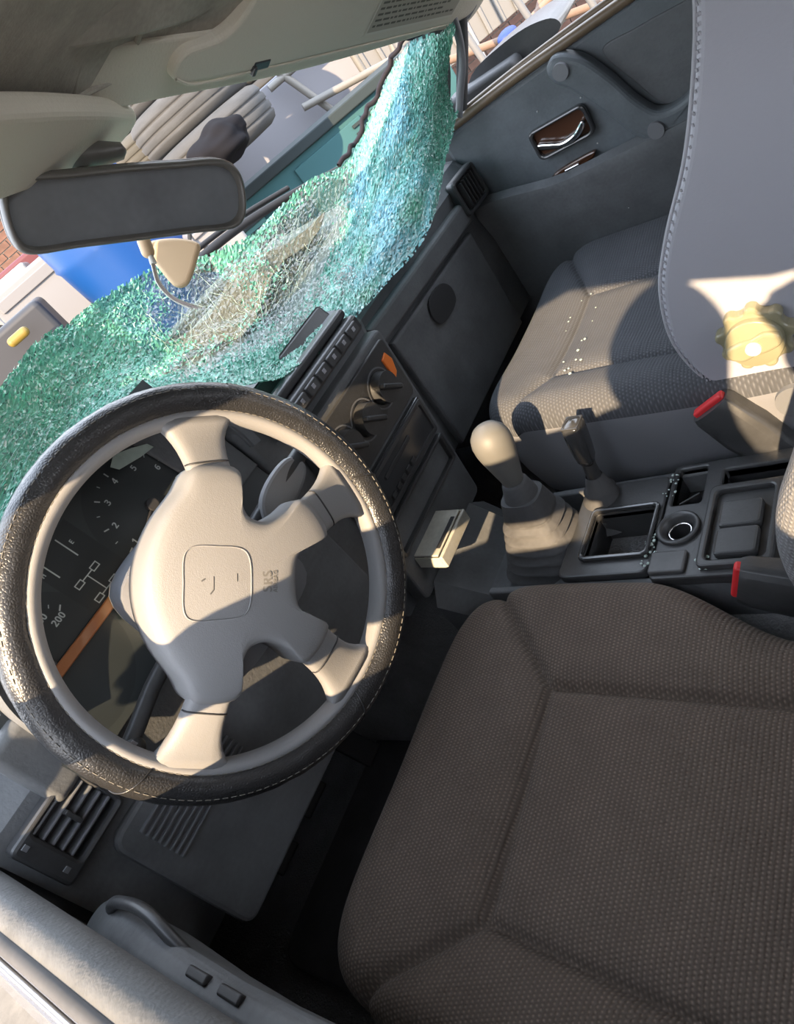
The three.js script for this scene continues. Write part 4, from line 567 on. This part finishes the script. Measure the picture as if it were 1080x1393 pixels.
// ---------------------------------------------------------------- shattered windscreen, pushed in over the dashboard
{
  const top = [[-0.52, 1.045, -0.17], [-0.30, 1.056, -0.20], [-0.19, 1.062, -0.25], [-0.095, 1.047, -0.27], [0.0, 1.028, -0.28], [0.085, 0.999, -0.28], [0.168, 0.974, -0.26], [0.315, 0.959, -0.26], [0.47, 0.935, -0.255], [0.575, 0.973, -0.21], [0.60, 1.016, -0.116], [0.598, 1.003, -0.045], [0.602, 0.99, -0.022]];
  const bot = [[-0.60, 0.90, -0.10], [-0.42, 0.955, -0.15], [-0.33, 0.955, -0.185], [-0.255, 0.955, -0.185], [-0.20, 0.925, -0.16], [-0.14, 0.885, -0.14], [-0.075, 0.848, -0.125], [-0.012, 0.824, -0.12], [0.082, 0.808, -0.12], [0.18, 0.797, -0.125], [0.392, 0.787, -0.128], [0.53, 0.822, -0.133], [0.612, 0.882, -0.095]];
  const cT = new THREE.CatmullRomCurve3(top.map((p) => V(...p)), false, 'centripetal'), cB = new THREE.CatmullRomCurve3(bot.map((p) => V(...p)), false, 'centripetal');
  const nu = 420, nv = 90, pts = [];
  const sag = (a, b) => { const s = 4 * b * (1 - b); return V(0, -0.028 * s * (0.4 + 0.6 * Math.sin(a * Math.PI)), -0.03 * s); };
  for (let i = 0; i <= nu; i++) { const a = i / nu, A = cT.getPoint(a), B = cB.getPoint(a), row = []; for (let j = 0; j <= nv; j++) { const b = j / nv, p = A.clone().lerp(B, b).add(sag(a, b)); const q = 0.5 + (i > 0 && i < nu && j > 0 && j < nv ? 0.9 : 0.2); const w = 0.011 * PN.noise(a * 9, b * 3, 1.7) + 0.006 * PN.noise(a * 22, b * 8, 7.7); p.add(V(w * 0.3, w, w * 0.8)); p.add(V(rr(-1, 1) * 0.0011 * q, rr(-1, 1) * 0.0011 * q, rr(-1, 1) * 0.0011 * q)); row.push(p); } pts.push(row); }
  const pos = [], col = [];
  // how crushed the glass is: crazed to opaque crumbs along the right and lower parts, only veined in the middle
  const crush = (a, b) => { const l = sm((0.40 - a) / 0.12), r = sm((a - 0.60) / 0.15), low = sm((b - 0.45) / 0.4), hi = sm((0.12 - b) / 0.12); return Math.min(1, Math.max(l * 0.95, r, low * 0.9, hi * 0.7) + 0.55 * (PN.noise(a * 13, b * 5, 4.2) + 0.5 * PN.noise(a * 40, b * 16, 9.1))); };
  const clearIdx = [], pos2 = [], col2 = [];
  for (let i = 0; i < nu; i++) for (let j = 0; j < nv; j++) {
    const a = i / nu, b = j / nv; if ((i >= nu - 2 || j >= nv - 2 || j < 1) && rnd() < 0.35) continue;
    const k = crush(a, b) + rr(-0.3, 0.3), flip = rnd() < 0.5, q = [pts[i][j], pts[i][j + 1], pts[i + 1][j + 1], pts[i + 1][j]];
    for (const tr of flip ? [[0, 1, 2], [0, 2, 3]] : [[0, 1, 3], [1, 2, 3]]) {
      const crumb = k > 0.35, P_ = crumb ? pos : pos2, C_ = crumb ? col : col2;
      for (const m of tr) P_.push(q[m].x, q[m].y, q[m].z);
      const n = rr(0.75, 1.15), blue = sm((a - 0.62) / 0.1) * sm((0.92 - a) / 0.1) * (0.5 + PN.noise(a * 20, b * 6, 2.2));
      let c3 = crumb ? [(0.12 + 0.06 * blue) * n, (0.38 + 0.06 * blue) * n, (0.28 + 0.24 * blue) * n] : [0.46 * n, 0.55 * n, 0.50 * n];
      if (crumb && rnd() < 0.1) c3 = [0.45, 0.6, 0.56]; if (crumb && rnd() < 0.08) c3 = [0.05, 0.14, 0.12];
      for (let m = 0; m < 3; m++) C_.push(...c3);
    }
  }
  const mk = (p, c) => { const g = new THREE.BufferGeometry(); g.setAttribute('position', new THREE.Float32BufferAttribute(p, 3)); g.setAttribute('color', new THREE.Float32BufferAttribute(c, 3)); g.computeVertexNormals(); return g; };
  const t = thing('windscreen', 'shattered green-tinted windscreen sagging in over the dashboard', 'windscreen');
  const m1 = part(mesh('crazed_glass', mk(pos, col), new THREE.MeshPhysicalMaterial({ vertexColors: true, roughness: 0.3, transmission: 0.35, thickness: 0, ior: 1.5, side: THREE.DoubleSide }), t), 'crushed blue-green glass crumbs held by the film'); m1.userData.kind = 'stuff';
  const m2 = part(mesh('cracked_glass', mk(pos2, col2), new THREE.MeshPhysicalMaterial({ vertexColors: true, roughness: 0.08, transmission: 0.9, thickness: 0, ior: 1.5, side: THREE.DoubleSide }), t), 'clearer cracked glass'); m2.userData.kind = 'stuff';
  // crack lines: thin pale ridges
  const cr = []; const ridge = (p, q, r) => { const d = q.clone().sub(p), l = d.length(); if (l < 1e-4) return; const g = new THREE.CylinderGeometry(r, r, l, 3, 1, true); g.applyQuaternion(new THREE.Quaternion().setFromUnitVectors(V(0, 1, 0), d.normalize())); const m = p.clone().add(q).multiplyScalar(0.5); cr.push(g.translate(m.x, m.y, m.z)); };
  const seeds = [[0.22, 0.55], [0.36, 0.3], [0.45, 0.5], [0.52, 0.35], [0.12, 0.4], [0.6, 0.6], [0.7, 0.4], [0.3, 0.75]];
  for (let n = 0; n < 240; n++) { let [a, b] = rnd() < 0.6 ? seeds[Math.floor(rnd() * seeds.length)] : [rnd(), rnd()]; a += rr(-0.06, 0.06); b += rr(-0.15, 0.15); let th = rnd() * 6.28; for (let s = 0; s < rr(4, 16); s++) { const a2 = a + Math.cos(th) * 0.010, b2 = b + Math.sin(th) * 0.04; if (a2 < 0.01 || a2 > 0.99 || b2 < 0.02 || b2 > 0.98 || a < 0.01 || a > 0.99 || b < 0.02 || b > 0.98) break; const g = (x, y) => pts[Math.round(x * nu)][Math.round(y * nv)]; ridge(g(a, b), g(a2, b2), rr(0.00018, 0.0004)); a = a2; b = b2; th += rr(-0.5, 0.5); } }
  const m3 = part(mesh('crack_ridges', cr, P([0.34, 0.46, 0.42], { roughness: 0.25 }), t), 'pale raised crack lines'); m3.userData.kind = 'stuff';
  // black ceramic border strip still stuck on the upper passenger edge
  const bord = []; for (let i = 0; i <= 24; i++) bord.push(cT.getPoint(0.66 + 0.22 * i / 24).add(V(-0.004, 0.004, 0.0)).add(V(rr(-1, 1) * 0.004, rr(-1, 1) * 0.004, rr(-1, 1) * 0.003)));
  part(mesh('black_edge_strip', [tube(bord, 0.0045, 90, false, 6)], P([0.012, 0.01, 0.014], { roughness: 0.7, specularIntensity: 0.3 }), t), 'torn black edge band');
  const tan = thing('cardboard_sheet', 'tan cardboard sheet lying under the clear part of the shattered windscreen', 'cardboard');
  mesh('sheet', [loft(Array.from({ length: 9 }, (_, i) => Array.from({ length: 5 }, (_, j) => V(0.1 + 0.055 * i, 0.868 + 0.012 * Math.sin(i * 1.1 + j), -0.62 + 0.07 * j - 0.01 * i)))), loft(Array.from({ length: 9 }, (_, i) => Array.from({ length: 5 }, (_, j) => V(0.1 + 0.055 * i, 0.866 + 0.012 * Math.sin(i * 1.1 + j), -0.62 + 0.07 * j - 0.01 * i)).reverse()))], P([0.11, 0.068, 0.035], { roughness: 0.9, map: T.dust }), tan);
}
{ // glass crumbs lying about
  const spots = [];
  const add = (n, x, sx, y, z, sz, s0, s1) => { for (let i = 0; i < n; i++) spots.push([x + rr(-1, 1) * sx, y, z + rr(-1, 1) * sz, rr(s0, s1)]); };
  add(26, -0.05, 0.03, 0.4225, 0.2, 0.008, 0.0012, 0.003); add(14, -0.08, 0.012, 0.4225, 0.272, 0.012, 0.0015, 0.003); add(16, 0.055, 0.03, 0.4225, 0.207, 0.01, 0.001, 0.0022); add(40, -0.5, 0.12, 0.103, -0.02, 0.14, 0.002, 0.006);
  add(10, 0.26, 0.05, 0.544, 0.06, 0.02, 0.0015, 0.003); add(8, 0.4, 0.06, 0.538, 0.05, 0.06, 0.0012, 0.002); add(20, 0.05, 0.03, 0.37, -0.05, 0.04, 0.0012, 0.003);
  const g = spots.map(([x, y, z, s]) => new THREE.IcosahedronGeometry(s, 0).scale(1, 0.6, 1).rotateY(rnd() * 6).translate(x, y, z));
  const m = mesh('glass_crumbs', g, P([0.5, 0.6, 0.56], { roughness: 0.2, transmission: 0.3, thickness: 0 })); tag(m, 'crumbs of broken glass scattered over console, floor and seats', 'broken glass', null, 'stuff');
}
// ---------------------------------------------------------------- outside: bonnet, wiper, scrapyard
const G0 = -0.55;
{
  const gr = structure(mesh('floor', [box(60, 0.1, 60, 0, G0 - 0.05, -8, 0.01)], P([0.150, 0.130, 0.105], { roughness: 1, map: T.dust })), 'dusty yard ground');
  const b = thing('car_bonnet', 'pale car bonnet in front of the broken windscreen', 'car bonnet');
  mesh('bonnet_panel', [crease(loft([[-0.775, 0.86], [-0.80, 0.84], [-0.86, 0.86], [-1.3, 0.82], [-1.75, 0.74], [-1.9, 0.6], [-1.92, 0.2]].map(([z, y]) => Array.from({ length: 13 }, (_, i) => { const x = -0.72 + 1.44 * i / 12; return V(x, y - 0.08 * Math.pow(Math.abs(x) / 0.72, 4), z); })).reverse()), 0.6)], MAT.body, b);
  mesh('cowl_panel', [box(1.4, 0.02, 0.05, 0, 0.862, -0.79, 0.006)], MAT.trim, b);
  const wm = P([0.012, 0.012, 0.013], { roughness: 0.6, specularIntensity: 0.3 }), w = thing('wiper', 'black wiper arm and blade lying on the cowl', 'wiper');
  mesh('wiper_arm', [tube([V(0.16, 0.965, -0.36), V(0.36, 0.952, -0.62), V(0.55, 0.935, -0.66), V(0.76, 0.90, -0.66), V(0.95, 0.86, -0.66)].map((p) => p), 0.0095, 40)], wm, w);
  mesh('wiper_blade', [tube([V(0.20, 0.985, -0.42), V(0.38, 0.968, -0.64), V(0.6, 0.945, -0.68), V(0.78, 0.915, -0.68)], 0.006, 40)], wm, w);
}
{ // tyres in stacks
  const prof = [[0.19, -0.09], [0.2, -0.105], [0.28, -0.1], [0.315, -0.085], [0.328, -0.06], [0.33, -0.05], [0.322, -0.046], [0.322, -0.04], [0.331, -0.036], [0.333, -0.008], [0.324, -0.005], [0.324, 0.005], [0.333, 0.008], [0.331, 0.036], [0.322, 0.04], [0.322, 0.046], [0.33, 0.05], [0.328, 0.06], [0.315, 0.085], [0.28, 0.1], [0.2, 0.105], [0.19, 0.09]];
  const dusty = [P([0.068, 0.066, 0.058], { roughness: 0.95, map: T.dust }), P([0.055, 0.057, 0.06], { roughness: 0.95, map: T.dust }), P([0.04, 0.04, 0.04], { roughness: 0.95, map: T.dust })], tg = lathe(prof, 48);
  const stack = (p, tone, spin, lab) => { const t = thing('tyre', lab, 'tyre', 'tyres in the yard'); mesh('tread', tg, dusty[tone], t); t.position.copy(p); t.rotation.y = spin; return t; };
  const place = ['topmost', 'second from the top', 'third from the top', 'fourth from the top'];
  [V(3.040, 1.699, -3.479), V(2.970, 1.502, -3.393), V(2.901, 1.305, -3.308), V(2.831, 1.108, -3.223)].forEach((p, i) => stack(p, 0, i, 'cream-coloured dusty tyre, ' + place[i] + ' of the stack beside the posts'));
  [V(2.568, 1.479, -2.526), V(2.496, 1.279, -2.441), V(2.424, 1.080, -2.356)].forEach((p, i) => stack(p, 1, i, 'blue-grey dusty tyre, ' + place[i] + ' of the stack behind the black sack'));
  [V(4.582, 1.505, -3.725), V(4.507, 1.302, -3.639), V(4.433, 1.099, -3.554)].forEach((p, i) => stack(p, 2, i, 'dark grey tyre, ' + place[i] + ' of the stack beside the white board'));
  const s = thing('black_sack', 'crumpled black sack lying against the tyres', 'sack'); const g = new THREE.SphereGeometry(0.13, 40, 28), p = g.attributes.position; for (let i = 0; i < p.count; i++) { const k = 1 + 0.35 * PN.noise(p.getX(i) * 11, p.getY(i) * 11, p.getZ(i) * 11); p.setXYZ(i, p.getX(i) * k * 1.2, p.getY(i) * k * 0.6, p.getZ(i) * k); } g.computeVertexNormals(); mesh('sack_body', g, P([0.008, 0.008, 0.010], { roughness: 0.9, specularIntensity: 0.15 }), s); s.position.copy(V(1.921, 1.067, -1.868));
}
{ // white board, teal metal cabinet, lattice frames, brick wall
  const U = V(0, 1, 0), across = V(0.70, 0, 0.71).normalize(), facing = V(-0.71, 0, 0.70);
  const wb = thing('white_board', 'large plain white panel standing in the yard', 'panel'); mesh('panel_board', [at(box(1.3, 0.5, 0.05, 0, 0, 0, 0.01), frame(V(3.539, 0.887, -2.869), across, U))], P([0.16, 0.16, 0.178], { roughness: 0.7 }), wb);
  const tc = thing('teal_cabinet', 'teal painted metal cabinet with louvre slots', 'cabinet'); const O = V(2.928, 0.583, -2.332), F = frame(O, across, U), teal = P([0.016, 0.07, 0.08], { roughness: 0.8 }), tealL = P([0.045, 0.13, 0.13], { roughness: 0.8 }), tealD = P([0.006, 0.014, 0.017], { roughness: 0.8 });
  mesh('cabinet_body', [at(box(1.9, 0.75, 0.3, 0, -0.2, -0.17, 0.01), F)], teal, tc); part(mesh('top_rail', [at(box(1.95, 0.06, 0.34, 0, 0.2, -0.15, 0.01), F)], tealD, tc), 'dark teal top rail');
  for (const x of [-0.66, 0.12]) part(mesh('pale_door', [at(box(0.48, 0.5, 0.02, x, -0.12, -0.008, 0.006), F)], x < 0 ? tealL : teal, tc), 'pale teal door'); for (const [x0, k] of [[-0.75, tealD], [-0.45, tealD], [0.42, tealD], [0.72, tealD]]) for (let i = 0; i < 5; i++) mesh('louvre_slot', [at(box(0.26, 0.018, 0.02, x0, 0.1 - i * 0.045, 0.006, 0.003), F)], k, tc);
  for (const [x, y, w, h] of [[-0.68, -0.22, 0.2, 0.12], [-0.3, -0.2, 0.2, 0.14], [0.55, -0.2, 0.4, 0.1]]) part(mesh('peeled_patch', [at(box(w, h, 0.012, x, y, 0.006, 0.003), F)], P([0.110, 0.080, 0.050], { roughness: 0.8 }), tc), 'tan peeled patch');
  const WF = frame(V(6.2, 1.2, -5.2), across, U), wall = structure(group('wall_far'), 'pinkish brick yard wall');
  mesh('mortar', [at(box(16, 4, 0.2, 0, 0, 0, 0.01), WF)], P([0.2, 0.19, 0.17], { roughness: 0.95, map: T.dust }), wall);
  { // bricks: those in view one by one, the rest of the wall as one piece
    const bg = uvBox(new THREE.BoxGeometry(0.23, 0.065, 0.02)), tones = [[0.12, 0.062, 0.045], [0.135, 0.075, 0.055], [0.105, 0.055, 0.04]].map((c) => P(c, { roughness: 0.95, map: T.dust })), rest = [];
    let single = 0; const q = new THREE.Quaternion().setFromRotationMatrix(WF);
    for (let r = 0; r < 53; r++) for (let c = 0; c < 66; c++) {
      const p = V(-7.95 + c * 0.242 + (r % 2) * 0.12, -1.96 + r * 0.075, 0.105 + rr(-0.003, 0.003)).applyMatrix4(WF);
      const seen = (r >= 31 && r <= 39 && c >= 20 && c <= 24) || (r >= 0 && r <= 17 && c >= 41 && c <= 50) || (r >= 12 && r <= 27 && c >= 35 && c <= 39);
      if (seen && single < 300) { const b = mesh('brick', bg, tones[Math.floor(rnd() * 3)], wall); b.position.copy(p); b.quaternion.copy(q); single++; } else rest.push(p);
    }
    const im = new THREE.InstancedMesh(bg, tones[0], rest.length), mm = new THREE.Matrix4(); rest.forEach((p, k) => im.setMatrixAt(k, mm.makeRotationFromQuaternion(q).setPosition(p))); im.name = 'brickwork'; im.userData.kind = 'stuff'; im.castShadow = im.receiveShadow = true; wall.add(im);
  }
  const lf = (p, pairs, lab, r = 0.022, m = MAT.steel) => { const t = thing('metal_frame', lab, 'metal frame', 'metal frames in the yard'); const F2 = frame(p, across, U); for (const [a, b] of pairs) mesh('tube_bar', [at(bar(V(...a), V(...b), r), F2)], m, t); return t; };
  const pt = P([0.120, 0.115, 0.105], { roughness: 0.5 });
  lf(V(3.815, 0.804, -2.371), [[[-0.5, 0.3, 0], [0.7, 0.3, 0]], [[-0.5, -0.05, 0], [0.9, -0.05, 0]], [[-0.4, 0.35, 0], [-0.1, -0.4, 0]], [[0.05, 0.35, 0], [0.05, -0.4, 0]], [[0.35, 0.35, 0], [0.2, -0.4, 0]], [[-0.4, 0.1, 0.05], [0.6, -0.1, 0.05]]], 'pale tubular metal frame leaning by the white panel', 0.024, pt);
  lf(V(4.699, 0.787, -2.535), [[[-0.6, 0.2, 0], [0.9, 0.2, 0]], [[-0.6, 0.5, 0], [0.9, 0.5, 0]], [[-0.3, 0.6, 0], [-0.3, -0.6, 0]], [[0.1, 0.6, 0], [0.1, -0.6, 0]], [[0.5, 0.6, 0], [0.5, -0.6, 0]]], 'thin grey metal frame in front of the white shed', 0.018);
  lf(V(2.946, 0.631, -0.890), [[[-0.55, 0.3, 0], [-0.45, -0.5, 0]], [[-0.3, 0.4, 0], [-0.2, -0.5, 0]], [[-0.05, 0.4, 0], [0.08, -0.5, 0]], [[0.22, 0.4, 0], [0.33, -0.5, 0]], [[0.45, 0.4, 0], [0.55, -0.5, 0]], [[0.7, 0.4, 0], [0.8, -0.5, 0]]], 'row of pale metal bars outside the passenger window', 0.016, P([0.11, 0.113, 0.12]));
  lf(V(3.435, 0.564, -1.186), [[[-0.6, -0.1, 0], [0.7, 0.1, 0.1]], [[-0.5, 0.15, 0], [0.6, -0.2, 0]], [[-0.2, -0.3, 0], [0.5, 0.3, 0]]], 'rusty brown tubes lying behind the bars outside', 0.02, P([0.150, 0.100, 0.075], { roughness: 0.8 }));
  const sh = thing('white_shed', 'white corrugated shed wall behind the metal frames', 'shed'); mesh('shed_wall', [at(box(3, 1.0, 0.2, 0, 0, 0, 0.01), frame(V(5.822, 0.811, -3.123), across, U)), ...Array.from({ length: 20 }, (_, i) => at(box(0.04, 1.0, 0.03, -1.45 + i * 0.15, 0, 0.11, 0.01), frame(V(5.822, 0.811, -3.123), across, U)))], P([0.12, 0.12, 0.12]), sh);
  const bl = thing('blue_bundle', 'bundle of blue cloth among the bars outside the passenger window', 'cloth'); mesh('cloth', [new THREE.IcosahedronGeometry(0.05, 2).scale(1.5, 0.6, 1).translate(...V(3.193, 0.607, -1.116).toArray())], P([0.010, 0.030, 0.150]), bl);
}
{ // blue barrel, white appliances, odds and ends at the left
  const U = V(0, 1, 0), across = V(0.83, 0, 0.55).normalize();
  const b = thing('blue_barrel', 'bright blue plastic barrel in front of the car', 'barrel'); mesh('barrel_body', [lathe([[0, 0.45], [0.26, 0.45], [0.29, 0.43], [0.3, 0.38], [0.305, 0.2], [0.315, 0.18], [0.305, 0.16], [0.305, -0.16], [0.315, -0.18], [0.305, -0.2], [0.3, -0.38], [0.28, -0.45], [0, -0.45]], 60)], P([0.004, 0.042, 0.17], { roughness: 0.4 }), b); mesh('barrel_lid', [lathe([[0, 0.455], [0.22, 0.455], [0.225, 0.465], [0.26, 0.465], [0.265, 0.45]], 50)], P([0.004, 0.04, 0.16], { roughness: 0.4 }), b); b.position.copy(V(1.531, 0.972, -2.403)); b.rotation.set(0.1, 0, 0.15); b.scale.setScalar(0.87);
  const wh = (p, w, h, dp, lab, tone = 0.15) => { const t = thing('washing_machine', lab, 'appliance', 'white appliances in the yard'); const F = frame(p, across, U); mesh('casing', [at(box(w, h, dp, 0, 0, -dp / 2, 0.02), F)], P([tone, tone, tone * 1.05], { roughness: 0.4 }), t); mesh('front_panel', [at(box(w * 0.86, h * 0.12, 0.02, 0, h * 0.36, 0.005, 0.006), F)], P([tone * 0.8, tone * 0.8, tone * 0.85]), t); mesh('hose', [at(tube([V(-w * 0.4, h * 0.5, 0), V(-w * 0.55, h * 0.3, 0.03), V(-w * 0.3, 0, 0.03), V(-w * 0.2, -h * 0.4, 0.02)], 0.008, 30), F)], P([0.02, 0.02, 0.02], { specularIntensity: 0.3 }), t); return t; };
  wh(V(1.656, 0.976, -3.330), 0.6, 0.5, 0.5, 'white appliance casing standing beside the blue barrel'); wh(V(1.680, 1.031, -3.935), 0.6, 0.5, 0.5, 'white appliance casing with a bent black hose, further from the barrel', 0.17);
  wh(V(1.543, 0.807, -1.837), 0.2, 0.2, 0.2, 'small white box behind the wiper', 0.17);
  const od = (name, p, w, h, dp, c, lab, cat) => { const t = thing(name, lab, cat); mesh('body', [at(box(w, h, dp, 0, 0, 0, 0.03), frame(p, across, U))], P(c, { roughness: 0.5 }), t); };
  od('red_crate', V(2.372, 1.280, -4.587), 0.7, 0.12, 0.3, [0.075, 0.010, 0.013], 'flat dark red crate behind the white appliances', 'crate'); od('black_battery_box', V(0.954, 0.983, -2.723), 0.5, 0.22, 0.4, [0.015, 0.015, 0.018], 'black box below the white appliances', 'box'); od('yellow_block', V(0.858, 1.027, -2.392), 0.1, 0.04, 0.06, [0.150, 0.100, 0.010], 'small yellow block on the black box', 'block'); od('orange_block', V(2.195, 0.849, -2.812), 0.14, 0.08, 0.1, [0.250, 0.070, 0.010], 'small orange block beside the tyres', 'block'); od('grey_engine_part', V(2.701, 1.067, -5.197), 1.2, 0.5, 0.3, [0.030, 0.030, 0.035], 'dark scrap metal behind the white appliances', 'scrap'); od('blue_post', V(3.384, 1.654, -4.197), 0.09, 1.2, 0.09, [0.070, 0.090, 0.130], 'pale blue post beside the tyre pile', 'post'); od('dark_post', V(3.251, 1.600, -3.972), 0.1, 1.4, 0.1, [0.025, 0.025, 0.030], 'dark steel post beside the tyre pile', 'post');
}
// ---------------------------------------------------------------- the photographer at the open driver window (outside the picture, casts its shade)
function blob(bones, res, mat, parent, name, k = 0.03) {            // smooth union of tapered capsules
  const bb = new THREE.Box3(); for (const [a, b, r0, r1] of bones) { const r = Math.max(r0, r1) + 0.03; for (const p of [a, b]) { bb.expandByPoint(p.clone().addScalar(r)); bb.expandByPoint(p.clone().addScalar(-r)); } }
  const c = bb.getCenter(V()), s = bb.getSize(V()), h = Math.max(s.x, s.y, s.z) / 2 * 1.06, mc = new MarchingCubes(res, mat, false, false, 200000); mc.isolation = 0;
  const p = V(), ab = V(), ap = V();
  for (let z = 0; z < res; z++) for (let y = 0; y < res; y++) for (let x = 0; x < res; x++) {
    p.set((x - res / 2) / (res / 2) * h + c.x, (y - res / 2) / (res / 2) * h + c.y, (z - res / 2) / (res / 2) * h + c.z); let acc = 0;
    for (const [a, b, r0, r1] of bones) { ab.subVectors(b, a); ap.subVectors(p, a); const t = Math.min(1, Math.max(0, ap.dot(ab) / Math.max(1e-9, ab.lengthSq()))); acc += Math.exp(-(ap.addScaledVector(ab, -t).length() - (r0 + (r1 - r0) * t)) / k); }
    mc.field[x + y * res + z * res * res] = -Math.max(-1, Math.min(1, -k * Math.log(Math.max(acc, 1e-20))));
  }
  mc.update(); const n = mc.count, g = new THREE.BufferGeometry(); const P3 = new Float32Array(n * 3); for (let i = 0; i < n; i++) { P3[3 * i] = mc.positionArray[3 * i] * h + c.x; P3[3 * i + 1] = mc.positionArray[3 * i + 1] * h + c.y; P3[3 * i + 2] = mc.positionArray[3 * i + 2] * h + c.z; }
  g.setAttribute('position', new THREE.BufferAttribute(P3, 3)); g.setAttribute('normal', new THREE.BufferAttribute(mc.normalArray.slice(0, n * 3), 3)); return mesh(name, [g], mat, parent);
}
{
  const t = thing('person', 'person in a dark jacket leaning at the open driver window', 'person');
  const b = (a, c, r0, r1) => [V(...a), V(...c), r0, r1];
  const hip = [-1.16, 0.34, 0.60], chest = [-1.03, 0.78, 0.56], nk = [-0.97, 0.98, 0.52], hd = [-0.90, 1.15, 0.495], ls = [-1.0, 0.93, 0.42], rs = [-1.02, 0.9, 0.73], le = [-0.79, 0.965, 0.385], lh = [-0.79, 0.965, 0.10], re = [-0.88, 0.80, 0.86], rh = [-0.755, 0.99, 0.655];
  const skin = P([0.42, 0.25, 0.17], { roughness: 0.6 });
  const fingers = (w, d, sp) => [-1.5, -0.5, 0.5, 1.5].flatMap((k, i) => { const q = w.map((v, m) => v + d[m] * 0.08 + sp[m] * k * 0.019), e = q.map((v, m) => v + d[m] * (0.04 + (i === 1 || i === 2 ? 0.008 : 0)) ), f = e.map((v, m) => v + d[m] * 0.025 - (m === 1 ? 0.022 : 0)); return [b(q, e, 0.0095, 0.009), b(e, f, 0.009, 0.008)]; });
  blob([b(hd, [-0.885, 1.17, 0.495], 0.078, 0.082), b([-0.87, 1.13, 0.485], [-0.85, 1.10, 0.475], 0.06, 0.05), b([-0.805, 1.145, 0.475], [-0.795, 1.13, 0.47], 0.014, 0.018), b(nk, hd, 0.055, 0.058), b(chest, nk, 0.12, 0.06), b(hip, chest, 0.13, 0.13), b(ls, rs, 0.06, 0.06), b(ls, le, 0.045, 0.04), b(le, lh, 0.04, 0.028), b(rs, re, 0.045, 0.04), b(re, rh, 0.04, 0.028), b(hip, [-1.1, -0.1, 0.5], 0.09, 0.06), b([-1.1, -0.1, 0.5], [-1.14, -0.48, 0.5], 0.06, 0.04), b(hip, [-1.12, -0.1, 0.74], 0.09, 0.06), b([-1.12, -0.1, 0.74], [-1.16, -0.48, 0.76], 0.06, 0.04)], 90, skin, t, 'body', 0.012);
  blob([b(lh, [-0.79, 0.965, 0.05], 0.036, 0.04), ...fingers(lh, [0.0, 0.0, -1], [0.0, 1, 0]), b([-0.79, 0.99, 0.07], [-0.77, 1.005, 0.03], 0.012, 0.01)], 60, skin, t, 'hand', 0.004);
  blob([b(rh, [-0.745, 1.025, 0.63], 0.034, 0.036), ...fingers(rh, [0.35, 0.8, -0.3], [0.5, 0, 0.8]), b([-0.74, 1.0, 0.70], [-0.75, 1.05, 0.68], 0.012, 0.01)], 60, skin, t, 'hand', 0.004);
  part(blob([b(chest, [-0.99, 0.93, 0.54], 0.145, 0.1), b(hip, chest, 0.15, 0.15), b(ls, rs, 0.075, 0.075), b(ls, le, 0.062, 0.058), b(le, [-0.79, 0.965, 0.12], 0.056, 0.048), b(rs, re, 0.06, 0.055), b(re, [-0.77, 0.965, 0.68], 0.052, 0.042)], 80, P([0.05, 0.055, 0.07], { roughness: 0.85 }), t, 'jacket', 0.015), 'dark jacket');
  part(blob([b([-1.16, 0.34, 0.56], [-1.16, 0.34, 0.64], 0.15, 0.15), b([-1.15, 0.3, 0.53], [-1.1, -0.1, 0.5], 0.1, 0.075), b([-1.1, -0.1, 0.5], [-1.14, -0.45, 0.5], 0.072, 0.06), b([-1.15, 0.3, 0.68], [-1.12, -0.1, 0.74], 0.1, 0.075), b([-1.12, -0.1, 0.74], [-1.16, -0.45, 0.76], 0.072, 0.06)], 70, P([0.03, 0.04, 0.09], { roughness: 0.9 }), t, 'trousers', 0.015), 'blue trousers');
  for (const z of [0.5, 0.76]) mesh('shoe', [box(0.27, 0.08, 0.1, -1.08, -0.508, z, 0.035, 4)], MAT.black, t);
  part(blob([b([-0.905, 1.185, 0.50], [-0.93, 1.195, 0.51], 0.088, 0.086), b([-0.96, 1.14, 0.5], [-0.96, 1.1, 0.5], 0.06, 0.05)], 50, P([0.02, 0.015, 0.012], { roughness: 0.7 }), t, 'hair', 0.012), 'short dark hair');
}
renderer.render(scene, camera);
